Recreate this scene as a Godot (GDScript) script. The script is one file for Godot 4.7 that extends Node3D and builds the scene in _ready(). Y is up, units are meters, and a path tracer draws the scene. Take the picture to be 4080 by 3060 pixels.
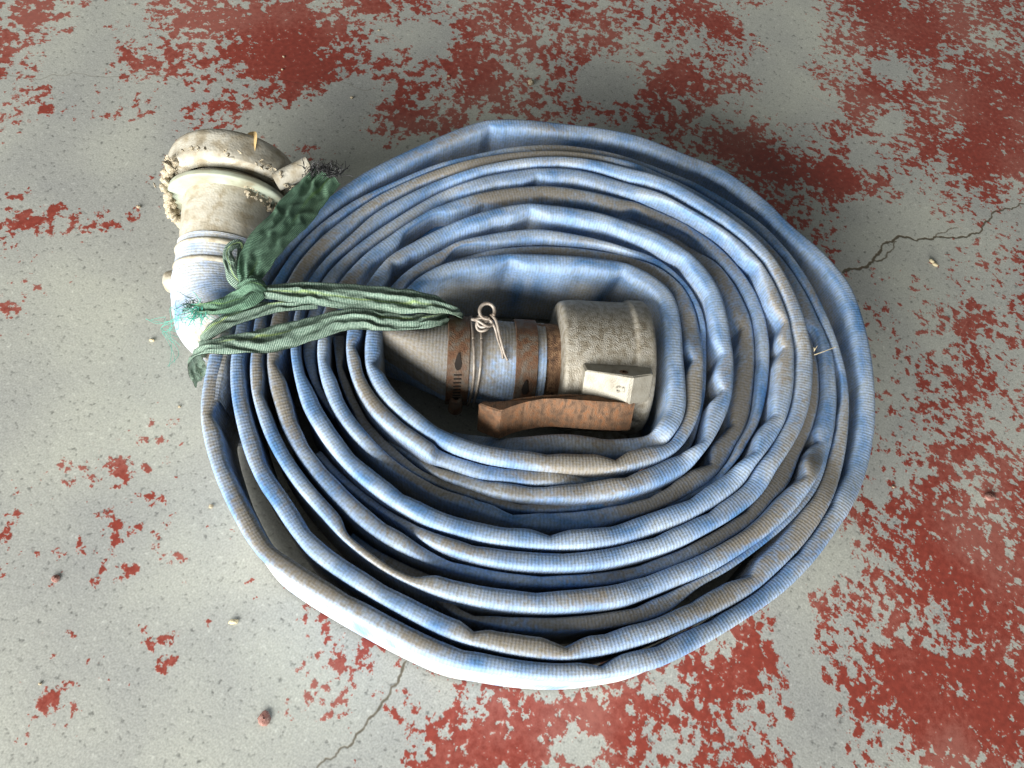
extends Node3D
# A rolled blue lay-flat hose with two pump couplings, tied with a green cloth strip, on a concrete floor with flaking red paint.
# Units are metres. World origin: on the floor under the middle of the coil.

const X0 := -0.66
const X1 := 0.80
const Z0 := -0.78
const Z1 := 0.32

var names := {}
var M := {}
var dirt := FastNoiseLite.new()
var wear := FastNoiseLite.new()
var fine := FastNoiseLite.new()
var rng := RandomNumberGenerator.new()

# ---------------------------------------------------------------- traced data (outer edge of the rims: x, z in 0.1 mm, height in mm)
const STRAND_A := [
	-1215, -503, 92, -1197, -745, 92, -1113, -947, 98, -850, -1178, 100, -592, -1278, 100, -236, -1349, 100, 221, -1374, 100, 497, -1367, 100, 769, -1341, 100, 937, -1255, 103,
	1067, -1166, 103, 1174, -1059, 103, 1227, -922, 103, 1245, -709, 103, 1233, -420, 103, 1226, -130, 103, 1210, 56, 103, 1166, 193, 103, 1080, 322, 103, 1001, 412, 97,
	901, 449, 92, 607, 470, 88, 425, 454, 88, 245, 446, 88, -188, 459, 84, -537, 313, 55, -726, 176, 30,
]
const STRAND_B := [
	-1031, -1261, 82, -812, -1347, 82, -582, -1429, 82, -365, -1436, 92, -134, -1487, 92, 51, -1510, 92, 332, -1521, 92, 613, -1500, 92, 891, -1450, 92, 1062, -1375, 95,
	1194, -1294, 95, 1329, -1140, 95, 1404, -964, 95, 1435, -727, 95, 1421, -446, 100, 1385, -154, 100, 1341, 54, 100, 1254, 257, 100, 1117, 438, 100, 985, 531, 100,
	844, 587, 100, 679, 628, 100, 507, 651, 100, 270, 663, 100, -87, 644, 100, -438, 599, 100, -667, 530, 100, -785, 474, 100, -983, 354, 100, -1268, 92, 100,
	-1382, -117, 100, -1414, -279, 100, -1418, -463, 100, -1407, -621, 98, -1355, -772, 98, -1228, -996, 95, -1147, -1106, 95, -982, -1268, 95, -810, -1391, 95, -684, -1460, 97,
	-506, -1532, 97, -323, -1597, 97, 0, -1661, 97, 233, -1646, 97, 606, -1575, 97, 886, -1490, 97, 1069, -1461, 93, 1251, -1324, 93, 1391, -1137, 93, 1471, -928, 93,
	1491, -744, 93, 1499, -616, 88, 1465, -315, 88, 1420, -71, 88, 1351, 148, 88, 1290, 332, 80, 1144, 464, 80, 942, 561, 80, 736, 610, 80, 539, 671, 84,
	419, 694, 84, 218, 743, 93, -77, 753, 93, -428, 718, 93, -602, 674, 93, -779, 615, 93, -861, 596, 100, -1030, 475, 100, -1188, 363, 100, -1326, 235, 100,
	-1448, 47, 100, -1529, -149, 100, -1563, -311, 100, -1570, -487, 100, -1553, -671, 100, -1447, -971, 98, -1380, -1109, 98, -1261, -1276, 98, -1081, -1426, 98, -869, -1584, 98,
	-605, -1711, 103, -331, -1834, 103, -98, -1895, 103, 42, -1904, 103, 324, -1890, 103, 606, -1849, 103, 887, -1758, 103, 1062, -1682, 104, 1269, -1562, 104, 1458, -1396, 104,
	1578, -1208, 104, 1640, -1020, 104, 1667, -792, 104, 1671, -689, 104, 1664, -389, 104, 1630, -147, 104, 1574, 42, 104, 1506, 182, 104, 1410, 337, 104, 1292, 490, 104,
	1198, 591, 101, 994, 711, 101, 826, 783, 101, 662, 834, 101, 383, 877, 97, 148, 890, 97, -78, 881, 93, -309, 855, 93, -541, 780, 88, -768, 702, 88,
	-992, 533, 78, -1198, 369, 70,
]
const STRAND_E := [
	-1175, -1497, 75, -872, -1813, 76, -594, -1984, 76, -306, -2105, 76, -13, -2164, 76, 284, -2174, 76, 679, -2127, 76, 1007, -1967, 80, 1338, -1828, 80, 1515, -1701, 80,
	1717, -1475, 88, 1837, -1281, 88, 1909, -1088, 88, 1950, -908, 88, 1970, -667, 84, 1933, -412, 84, 1878, -162, 84, 1832, 12, 84, 1767, 156, 84, 1661, 317, 84,
	1546, 490, 84, 1373, 655, 87, 1197, 765, 87, 981, 873, 87, 690, 979, 87, 396, 1055, 86, 161, 1074, 86, -70, 1063, 86, -302, 1013, 86, -535, 941, 86,
	-764, 867, 86, -1019, 732, 86, -1247, 616, 94, -1426, 466, 100, -1601, 249, 100, -1707, 37, 100, -1758, -119, 100, -1787, -281, 100, -1791, -414, 100, -1777, -686, 99,
	-1684, -975, 96, -1583, -1150, 96, -1427, -1355, 96, -1181, -1590, 96, -879, -1849, 96, -607, -1989, 97, -327, -2092, 97, -41, -2156, 97, 200, -2177, 97, 538, -2144, 97,
	829, -2081, 97, 1176, -2022, 90, 1461, -1871, 90, 1731, -1656, 90, 1899, -1430, 90, 2011, -1202, 90, 2065, -978, 90, 2077, -737, 90, 2066, -589, 90, 2031, -386, 90,
	1966, -138, 90, 1860, 131, 90, 1721, 338, 90, 1663, 428, 90, 1484, 625, 80, 1308, 734, 80, 1042, 860, 80,
]
const STRAND_D := [
	1030, 727, 74, 656, 862, 82, 413, 903, 82, 114, 934, 82, -181, 934, 82, -419, 868, 82, -771, 754, 82, -1021, 624, 80, -1185, 512, 80, -1395, 304, 80,
	-1466, 177, 82, -1560, -2, 82, -1632, -178, 82, -1665, -320, 82, -1712, -538, 76,
]
const STRAND_G := [
	-1625, 215, 80, -1767, 23, 80, -1843, -105, 86, -1905, -266, 86, -1926, -391, 86, -1917, -684, 90, -1834, -1000, 92, -1720, -1199, 92, -1525, -1443, 92, -1279, -1693, 92,
	-884, -2038, 92, -613, -2152, 98, -329, -2272, 98, 9, -2366, 98, 302, -2394, 98, 546, -2369, 98, 837, -2285, 98, 1149, -2130, 104, 1427, -1963, 104, 1698, -1783, 104,
	1954, -1548, 104, 2108, -1281, 104, 2189, -1006, 104, 2219, -726, 104, 2219, -521, 104, 2173, -225, 104, 2100, 15, 104, 2008, 202, 104, 1898, 359, 104, 1721, 560, 104,
	1601, 718, 101, 1383, 878, 101, 1123, 1022, 101, 879, 1119, 101, 637, 1202, 101, 354, 1259, 102, 129, 1272, 102, -94, 1267, 102, -426, 1234, 102, -756, 1151, 102,
	-994, 1038, 101, -1225, 899, 101, -1464, 709, 101, -1631, 529, 101, -1720, 409, 101, -1843, 215, 100, -1934, -30, 100, -1985, -228, 100, -1996, -309, 100, -1998, -678, 98,
	-1938, -979, 94, -1808, -1232, 94, -1619, -1500, 94, -1455, -1722, 94, -1201, -1946, 94, -891, -2161, 94, -617, -2267, 100, -332, -2384, 100, -41, -2469, 100, 253, -2512, 100,
	549, -2509, 100, 844, -2457, 100, 1259, -2301, 105, 1539, -2132, 105, 1810, -1916, 105, 2024, -1709, 105, 2182, -1470, 105, 2298, -1169, 105, 2356, -906, 105, 2373, -670, 105,
	2379, -481, 104, 2327, -186, 104, 2258, 25, 104, 2161, 222, 104, 2036, 406, 104, 1902, 577, 104, 1758, 779, 101, 1532, 960, 101, 1275, 1106, 101, 1024, 1229, 101,
	628, 1356, 101, 349, 1409, 101, 16, 1425, 101, -204, 1415, 101, -477, 1374, 101, -749, 1291, 101, -908, 1201, 96, -1032, 1096, 88, -1316, 893, 78, -1559, 703, 78,
	-1745, 497, 70,
]
const STRAND_I := [
	2550, -844, 78, 2526, -497, 84, 2484, -194, 84, 2421, 2, 84, 2336, 176, 84, 2207, 384, 84, 2058, 646, 85, 1922, 767, 85, 1717, 963, 85, 1493, 1111, 85,
	1234, 1246, 85, 901, 1379, 85, 660, 1452, 85, 367, 1504, 90, 86, 1521, 90, -191, 1510, 90, -468, 1464, 90, -744, 1399, 90, -975, 1328, 98, -1200, 1216, 98,
	-1435, 1043, 98, -1639, 849, 98, -1852, 592, 98, -1978, 391, 98, -2041, 243, 99, -2125, 16, 99, -2176, -246, 99, -2181, -641, 98, -2098, -1003, 95, -2017, -1207, 95,
	-1872, -1445, 95, -1677, -1675, 95, -1427, -1926, 95, -1210, -2091, 95, -898, -2289, 95, -617, -2414, 97, -329, -2507, 97, -36, -2574, 97, 261, -2607, 97, 659, -2588, 97,
	959, -2535, 97, 1323, -2482, 88, 1618, -2321, 88, 1899, -2115, 88, 2166, -1857, 88, 2348, -1605, 88, 2481, -1329, 88, 2564, -1079, 88, 2613, -804, 88, 2652, -579, 89,
	2626, -276, 89, 2584, -31, 89, 2520, 160, 89, 2416, 375, 89, 2252, 617, 98, 2053, 859, 98, 1815, 1063, 98, 1592, 1214, 98, 1289, 1389, 98, 1007, 1503, 98,
	808, 1582, 98, 607, 1654, 100, 338, 1695, 100, 12, 1717, 100, -310, 1701, 100, -523, 1669, 100, -736, 1621, 100, -1109, 1467, 100, -1411, 1264, 100, -1614, 1071, 100,
	-1817, 862, 100, -1993, 630, 100, -2123, 406, 100, -2237, 120, 100, -2282, -89, 100, -2294, -242, 100, -2303, -649, 99, -2200, -1014, 94, -2073, -1315, 94, -1889, -1585, 94,
	-1646, -1843, 94, -1305, -2094, 94, -913, -2347, 94, -569, -2508, 93, -228, -2636, 93, 171, -2715, 93, 472, -2715, 93, 875, -2645, 93, 1300, -2539, 88, 1625, -2396, 88,
	1959, -2177, 88, 2228, -1950, 88, 2420, -1670, 88, 2545, -1413, 88, 2642, -1119, 88, 2722, -772, 87, 2745, -453, 87, 2714, -95, 87, 2633, 239, 87, 2528, 522, 87,
	2342, 831, 92, 2123, 1101, 92, 1834, 1362, 92, 1549, 1566, 92, 868, 1876, 100, 485, 1988, 100, 163, 2038, 100, -99, 2025, 100, -412, 1971, 100, -727, 1880, 100,
	-1611, 1401, 100, -1810, 1203, 100, -1975, 991, 100, -2076, 863, 100, -2214, 624, 100, -2364, 226, 100, -2422, -18, 100, -2444, -241, 100, -2431, -600, 100, -2335, -1041, 97,
	-2232, -1240, 97, -2128, -1411, 97, -1952, -1712, 97, -1812, -1908, 97, -1615, -2127, 97, -1455, -2270, 97, -675, -2869, 93, -428, -2978, 93, -127, -3021, 93, 289, -3065, 88,
	703, -3045, 88, 1065, -2987, 88, 1602, -2813, 84, 1852, -2712, 84, 2075, -2552, 84, 2350, -2281, 84, 2526, -2040, 84, 2779, -1763, 84, 2937, -1517, 84, 3012, -1348, 84,
	3055, -1027, 84, 3059, -683, 84, 3020, -322, 84, 2939, 72, 84, 2770, 502, 84, 2529, 852, 90, 2408, 990, 90, 2141, 1279, 90, 1794, 1561, 90, 848, 2064, 100,
	529, 2135, 100, 211, 2167, 100, -100, 2157, 100, -410, 2118, 100, -719, 2057, 100, -1913, 1453, 100, -2092, 1283, 100, -2221, 1105, 100, -2384, 836, 100, -2536, 494, 100,
	-2597, 253, 100, -2612, 63, 100, -2609, -190, 100,
]
const STRAND_J := [
	2684, -434, 78, 2654, -182, 78, 2567, 60, 88, 2499, 249, 88, 2410, 444, 88, 2250, 718, 88, 1998, 972, 88, 1764, 1152, 88, 1448, 1363, 88, 1200, 1497, 88,
	912, 1696, 88, 527, 1792, 87, 138, 1833, 87, -188, 1821, 87, -401, 1777, 82, -616, 1715, 82, -898, 1511, 78, -1122, 1397, 78, -1443, 1180, 70,
]
# where folds show in the inner walls (x, z in mm)
const FOLDS := [
	-249, 32, -215, 12, -207, -15, -149, -34, -132, -19, -162, -23, 17, 197, 41, 208, -19, 101, -47, 175, 7, 114, 59, 52, 155, -44, 152, -9, 183, -80,
	165, 13, 213, -77, 211, -52, 195, 12, 128, -37, 233, 24, 132, 36, 144, 51, 173, 46, 214, 62, 163, 146, 239, -162, 200, -136, 213, -83, 133, -139,
	117, -105, -43, -285, 2, -224, -5, -184, 80, -129, -23, -125, 21, -280, -126, -118, -188, -156,
]
# share of the floor still painted, from 0 to 9, north-west corner first
const COVER := [
	"532357777634677656654346787555",
	"542357777644677656654356786555",
	"542346777644677656654356776555",
	"553346777644677556654457876555",
	"553246777744677556553457776666",
	"554235777744666556543466677777",
	"554235666545665456432466677777",
	"444334555445654455443455677777",
	"333223344234654455554555566655",
	"222223322112654555555433443333",
	"111112211012444444465222222333",
	"122222100111233333333223334444",
	"222221000000111100001224555555",
	"222210000000000000002345666666",
	"111110100000000000003455555555",
	"000000100000000000013454444444",
	"000000110000000000014655555555",
	"111112310000000000025666666666",
	"111111231000000000135777777777",
	"111111111131000001456888888888",
	"111111110043355556548888888888",
	"111111101112576544457777777777",
	"111111100112576544567777777777",
]
# single paint patches and bare areas: x, z, half sizes in mm
const PATCHES := [
	-499, -350, 14, 13, -531, -383, 16, 20, -363, -372, 24, 17, -322, -374, 10, 30, -360, -329, 16, 29, -388, -276, 16, 17, -372, -293, 14, 12, -260, -388,
	10, 12, -235, -460, 31, 33, -266, -441, 52, 29, -140, -391, 29, 31, -103, -364, 15, 17, -313, -499, 66, 45, -185, -557, 28, 12, -133, -446, 16, 44,
	-70, -485, 42, 38, -42, -431, 33, 22, -484, -205, 11, 14, -426, -208, 13, 14, -467, -224, 7, 7, -463, -134, 12, 18, -474, -106, 10, 6, -571, -490,
	29, 19, -564, -446, 33, 11, -552, -482, 10, 22, -564, -418, 9, 21, -126, 194, 24, 17, -336, 115, 5, 6, -322, 130, 9, 7, -282, 121, 9, 8,
	-279, 97, 6, 4, -342, 45, 8, 5, -338, 90, 4, 6, -295, 183, 12, 6, -278, 198, 6, 5, -282, 181, 6, 3, -358, 183, 10, 9, -361, 229,
	6, 8, -163, 249, 4, 6, -83, 254, 8, 5, -219, 151, 3, 5, -255, 164, 4, 5, -96, 236, 4, 4, -31, 242, 22, 10, -28, 261, 29, 9,
	-17, 220, 11, 7, -61, 263, 11, 5, -301, 97, 5, 8, -342, 141, 5, 4, 275, -372, 58, 36, 325, -336, 58, 38, 356, -278, 22, 30, 374, -344,
	23, 21, 310, -554, 29, 13, 260, -590, 38, 26, 157, -463, 23, 23, 194, -487, 36, 24, 143, -431, 32, 22, 493, -641, 35, 47, 537, -620, 45, 28,
	425, -475, 38, 33, 453, -506, 19, 17, 576, -465, 72, 81, 493, -327, 15, 22, 579, -389, 38, 31, 627, -447, 26, 81, 461, -574, 13, 27, 195, 173,
	20, 17, 197, 201, 18, 20, 123, 193, 28, 11, 170, 208, 16, 18, 281, 123, 11, 10, 292, 79, 6, 9, 306, 187, 31, 17, 358, 226, 52, 45,
	406, 130, 40, 31, 392, 58, 47, 34, 345, 55, 9, 7, 307, 61, 5, 7, 26, 232, 37, 13, 72, 232, 23, 17, 5, 255, 18, 13, 80, 258,
	17, 8, 107, 258, 11, 7, 213, 227, 10, 7, 205, 255, 10, 10,
]
const BARE := [
	-422, -288, 68, 46, -198, -406, 33, 31, -244, -365, 50, 27, -98, -508, 34, 31, -490, -431, 29, 42, 337, -588, 49, 57, 348, -470, 40, 40, 454, -443,
	25, 24, 407, -393, 18, 23, 482, -526, 36, 26, 409, -270, 71, 40, 101, -467, 43, 46, 310, -513, 31, 17, 538, -437, 19, 24, 235, 153, 15, 29,
	229, 191, 12, 33, 233, 244, 24, 31, 248, 218, 16, 11, 272, 92, 22, 32, 106, 255, 22, 10, 43, 255, 28, 10,
]
const CRACKS := [
	[350, -210, 370, -216, 388, -227, 400, -242, 417, -256, 435, -264, 457, -264, 472, -268, 497, -268, 520, -277, 538, -291, 553, -309, 575, -318, 599, -327, 2.7],
	[-96, 195, -101, 211, -108, 221, -114, 229, -125, 244, -133, 255, -144, 263, -157, 271, 1.5],
	[-565, -396, -515, -401, -458, -405, -385, -410, -311, -417, -236, -416, -172, -422, 0.45],
	[388, -227, 400, -231, 414, -245, 423, -258, 1.4],
	[472, -268, 489, -278, 504, -283, 1.0],
]


# ---------------------------------------------------------------- helpers
func numbered(called: String) -> String:
	names[called] = names.get(called, 0) + 1
	return called if names[called] == 1 else "%s_%03d" % [called, names[called] - 1]

func thing(called: String, label: String, category: String, at := Vector3.ZERO, group := "") -> Node3D:
	var o := Node3D.new()
	o.name = numbered(called)
	o.position = at
	o.set_meta("label", label)
	o.set_meta("category", category)
	if group != "":
		o.set_meta("group", group)
	add_child(o)
	return o

func part(called: String, mesh: Mesh, mat: Material, parent: Node, label := "") -> MeshInstance3D:
	var o := MeshInstance3D.new()
	o.name = called
	o.mesh = mesh
	o.material_override = mat
	if label != "":
		o.set_meta("label", label)
	parent.add_child(o, true)
	return o

func lone(called: String, mesh: Mesh, mat: Material, label: String, category: String, group := "", at := Vector3.ZERO, turn := Vector3.ZERO) -> MeshInstance3D:
	var o := part(numbered(called), mesh, mat, self, label)
	o.set_meta("category", category)
	o.position = at
	o.rotation = turn
	if group != "":
		o.set_meta("group", group)
	return o

# A mesh from a grid of points, rows along u, columns along v.
func grid_mesh(p: PackedVector3Array, nu: int, nv: int, close_v: bool, uv: PackedVector2Array, col := PackedColorArray(), flip := false) -> ArrayMesh:
	var n := PackedVector3Array()
	n.resize(p.size())
	for i in nu:
		var i0 := maxi(i - 1, 0) * nv
		var i1 := mini(i + 1, nu - 1) * nv
		for j in nv:
			var j0: int
			var j1: int
			if close_v:
				j0 = j - 1 if j > 0 else nv - 2
				j1 = j + 1 if j < nv - 1 else 1
			else:
				j0 = maxi(j - 1, 0)
				j1 = mini(j + 1, nv - 1)
			var q := (p[i1 + j] - p[i0 + j]).cross(p[i * nv + j1] - p[i * nv + j0])
			if flip:
				q = -q
			n[i * nv + j] = q.normalized() if q.length_squared() > 1e-20 else Vector3.UP
	var idx := PackedInt32Array()
	idx.resize((nu - 1) * (nv - 1) * 6)
	var k := 0
	for i in nu - 1:
		for j in nv - 1:
			var a := i * nv + j
			var b := a + nv
			if not flip:
				idx[k] = a; idx[k + 1] = a + 1; idx[k + 2] = b
				idx[k + 3] = a + 1; idx[k + 4] = b + 1; idx[k + 5] = b
			else:
				idx[k] = a; idx[k + 1] = b; idx[k + 2] = a + 1
				idx[k + 3] = a + 1; idx[k + 4] = b; idx[k + 5] = b + 1
			k += 6
	var arr := []
	arr.resize(Mesh.ARRAY_MAX)
	arr[Mesh.ARRAY_VERTEX] = p
	arr[Mesh.ARRAY_NORMAL] = n
	arr[Mesh.ARRAY_TEX_UV] = uv
	if col.size() == p.size():
		arr[Mesh.ARRAY_COLOR] = col
	arr[Mesh.ARRAY_INDEX] = idx
	var m := ArrayMesh.new()
	m.add_surface_from_arrays(Mesh.PRIMITIVE_TRIANGLES, arr)
	return m

func crom(p: PackedVector3Array, i: int, t: float) -> Vector3:
	var n := p.size()
	var a := p[maxi(i - 1, 0)]
	var b := p[i]
	var c := p[mini(i + 1, n - 1)]
	var d := p[mini(i + 2, n - 1)]
	# non-uniform (centripetal) knots keep the curve from looping where points are unevenly spaced
	var k0 := maxf(sqrt(a.distance_to(b)), 1e-4)
	var k1 := maxf(sqrt(b.distance_to(c)), 1e-4)
	var k2 := maxf(sqrt(c.distance_to(d)), 1e-4)
	var m1 := (c - b) if a == b else k1 * ((b - a) / k0 - (c - a) / (k0 + k1) + (c - b) / k1)
	var m2 := (c - b) if c == d else k1 * ((c - b) / k1 - (d - b) / (k1 + k2) + (d - c) / k2)
	var t2 := t * t
	var t3 := t2 * t
	return (2 * t3 - 3 * t2 + 1) * b + (t3 - 2 * t2 + t) * m1 + (-2 * t3 + 3 * t2) * c + (t3 - t2) * m2

func resample(p: PackedVector3Array, step: float) -> PackedVector3Array:
	var dense := PackedVector3Array()
	for i in p.size() - 1:
		for k in 12:
			dense.append(crom(p, i, k / 12.0))
	dense.append(p[p.size() - 1])
	var out := PackedVector3Array([dense[0]])
	var left := step
	for i in dense.size() - 1:
		var a := dense[i]
		var b := dense[i + 1]
		var d := a.distance_to(b)
		var at := 0.0
		while d - at >= left:
			at += left
			out.append(a.lerp(b, at / d))
			left = step
		left -= d - at
	out.append(dense[dense.size() - 1])
	return out

# A round wire or thread along points.
func tube(pts: PackedVector3Array, r0: float, r1 := -1.0, seg := 8, step := 0.0) -> ArrayMesh:
	var p := resample(pts, step) if step > 0.0 else pts
	var n := p.size()
	var v := PackedVector3Array()
	var uv := PackedVector2Array()
	var side := Vector3.ZERO
	if r1 < 0.0:
		r1 = r0
	for i in n + 2:
		var k := clampi(i - 1, 0, n - 1)
		var t := (p[mini(k + 1, n - 1)] - p[maxi(k - 1, 0)]).normalized()
		if side == Vector3.ZERO:
			side = t.cross(Vector3.UP if absf(t.y) < 0.9 else Vector3.RIGHT).normalized()
		side = (side - t * side.dot(t)).normalized()
		var up := side.cross(t)
		var r := lerpf(r0, r1, k / maxf(n - 1, 1)) * (0.02 if i == 0 or i == n + 1 else 1.0)
		for j in seg + 1:
			var a := TAU * j / seg
			v.append(p[k] + (side * cos(a) + up * sin(a)) * r)
			uv.append(Vector2(k * 0.1, float(j) / seg))
	return grid_mesh(v, n + 2, seg + 1, true, uv, PackedColorArray(), true)

# A turned shape: profile of (along, radius) round an axis.
func lathe(base: Vector3, axis: Vector3, prof: Array, seg := 56, wob := 0.0, uvs := 20.0) -> ArrayMesh:
	var a := axis.normalized()
	var s := a.cross(Vector3.UP).normalized()
	var u := s.cross(a)
	var v := PackedVector3Array()
	var uv := PackedVector2Array()
	for q in prof:
		for j in seg + 1:
			var ang := TAU * j / seg
			var d := s * cos(ang) + u * sin(ang)
			var r: float = q[1]
			if wob > 0.0:
				r += wob * fine.get_noise_3d(q[0] * 900.0, cos(ang) * 9.0, sin(ang) * 9.0)
			v.append(base + a * q[0] + d * r)
			uv.append(Vector2(q[0] * uvs, float(j) / seg * TAU * r * uvs))
	return grid_mesh(v, prof.size(), seg + 1, true, uv, PackedColorArray(), true)

# Rounds the corners of a (along, radius) outline a little so that edges catch light.
func soften(prof: Array, r := 0.0012) -> Array:
	var out := []
	for i in prof.size():
		var p := Vector2(prof[i][0], prof[i][1])
		if i == 0 or i == prof.size() - 1:
			out.append([p.x, p.y])
			continue
		var a := Vector2(prof[i - 1][0], prof[i - 1][1])
		var b := Vector2(prof[i + 1][0], prof[i + 1][1])
		var da := minf(r, a.distance_to(p) * 0.4)
		var db := minf(r, b.distance_to(p) * 0.4)
		var pa := p + (a - p).normalized() * da
		var pb := p + (b - p).normalized() * db
		out.append([pa.x, pa.y])
		var mid := (pa + pb) * 0.25 + p * 0.5
		out.append([mid.x, mid.y])
		out.append([pb.x, pb.y])
	return out

# A prism from an outline in a plane, with bevelled rims. origin, ex, ey span the outline; ez is the thickness direction.
func slab(outline: PackedVector2Array, origin: Vector3, ex: Vector3, ey: Vector3, ez: Vector3, bevel := 0.0012, lumps := 0.0, arch := Vector3.ZERO, span := Vector2.ONE) -> ArrayMesh:
	var n := outline.size()
	var c := Vector2.ZERO
	for q in outline:
		c += q / n
	var rings := [[0.0, 1.0], [0.0, 0.0], [1.0, 0.0], [1.0, 1.0]]
	var st := SurfaceTool.new()
	st.begin(Mesh.PRIMITIVE_TRIANGLES)
	st.set_smooth_group(-1)
	var h := ez.length()
	var zn := ez / h
	var lay := []
	for spec in [[0.0, bevel], [bevel, 0.0], [h - bevel, 0.0], [h, bevel]]:
		var ring := PackedVector3Array()
		for i in n:
			var q := outline[i]
			var a := (q - outline[(i - 1 + n) % n]).normalized()
			var b := (outline[(i + 1) % n] - q).normalized()
			var inward := (b - a)
			var q2: Vector2 = q
			if spec[1] > 0.0:
				inward = (c - q).normalized()
				q2 = q + inward * spec[1] * 1.3
			var w: Vector3 = origin + ex * q2.x + ey * q2.y + zn * spec[0]
			w += arch * sin(PI * clampf((q2.x - span.x) / (span.y - span.x), 0.0, 1.0))
			if lumps > 0.0:
				w += Vector3(fine.get_noise_3dv(w * 900.0), fine.get_noise_3dv(w * 900.0 + Vector3(50, 0, 0)), fine.get_noise_3dv(w * 900.0 + Vector3(0, 70, 0))) * lumps
			ring.append(w)
		lay.append(ring)
	for k in 3:
		for i in n:
			var j := (i + 1) % n
			for w in [lay[k][i], lay[k + 1][i], lay[k][j], lay[k][j], lay[k + 1][i], lay[k + 1][j]]:
				st.set_uv(Vector2(w.x + w.y, w.z - w.y) * 20.0)
				st.add_vertex(w)
	var tri := Geometry2D.triangulate_polygon(outline)
	for k in [0, 3]:
		for t in range(0, tri.size(), 3):
			var o := [tri[t], tri[t + 1], tri[t + 2]]
			if k == 3:
				o.reverse()
			for i in o:
				var w: Vector3 = lay[k][i]
				st.set_uv(Vector2(w.x, w.z) * 20.0)
				st.add_vertex(w)
	st.generate_normals()
	return st.commit()

# A small irregular lump (grit, flakes).
func lump(size: Vector3, seed_: int, rough := 0.35, seg := 12) -> ArrayMesh:
	var v := PackedVector3Array()
	var uv := PackedVector2Array()
	for i in seg + 1:
		var th := PI * i / seg
		for j in seg + 1:
			var ph := TAU * (j % seg) / seg
			var d := Vector3(sin(th) * cos(ph), cos(th), sin(th) * sin(ph))
			var r := 1.0 + rough * fine.get_noise_3dv(d * 14.0 + Vector3(seed_ * 31.0, 0, 0)) + rough * 0.8 * fine.get_noise_3dv(d * 40.0 + Vector3(0, seed_ * 17.0, 0))
			v.append(d * r * size)
			uv.append(Vector2(float(j) / seg, float(i) / seg))
	return grid_mesh(v, seg + 1, seg + 1, true, uv, PackedColorArray())

func join(list: Array) -> ArrayMesh:
	var st := SurfaceTool.new()
	for m in list:
		st.append_from(m, 0, Transform3D.IDENTITY)
	return st.commit()

# ---------------------------------------------------------------- materials
func noise_tex(freq: float, oct: int, ramp: Array, size := 256, seed_ := 1, kind := FastNoiseLite.TYPE_SIMPLEX_SMOOTH, normal := false, bump := 4.0) -> NoiseTexture2D:
	var n := FastNoiseLite.new()
	n.seed = seed_
	n.noise_type = kind
	n.frequency = freq
	n.fractal_octaves = oct
	var t := NoiseTexture2D.new()
	t.width = size
	t.height = size
	t.seamless = true
	t.noise = n
	if normal:
		t.as_normal_map = true
		t.bump_strength = bump
	elif ramp.size():
		var g := Gradient.new()
		g.offsets = PackedFloat32Array(ramp.map(func(e): return e[0]))
		g.colors = PackedColorArray(ramp.map(func(e): return e[1]))
		t.color_ramp = g
	return t

func tri_mat(albedo: Texture2D, rough: float, metal: float, scale: float, height: Texture2D = null, hs := 0.05) -> StandardMaterial3D:
	var m := StandardMaterial3D.new()
	m.albedo_texture = albedo
	m.roughness = rough
	m.metallic = metal
	m.uv1_triplanar = true
	m.uv1_scale = Vector3.ONE * scale
	if height:
		m.heightmap_enabled = true
		m.heightmap_texture = height
		m.heightmap_scale = hs
	return m

func flat_mat(c: Color, rough := 0.8, metal := 0.0) -> StandardMaterial3D:
	var m := StandardMaterial3D.new()
	m.albedo_color = c
	m.roughness = rough
	m.metallic = metal
	return m

func rgb(r: int, g: int, b: int) -> Color:
	return Color(r / 255.0, g / 255.0, b / 255.0)

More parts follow.
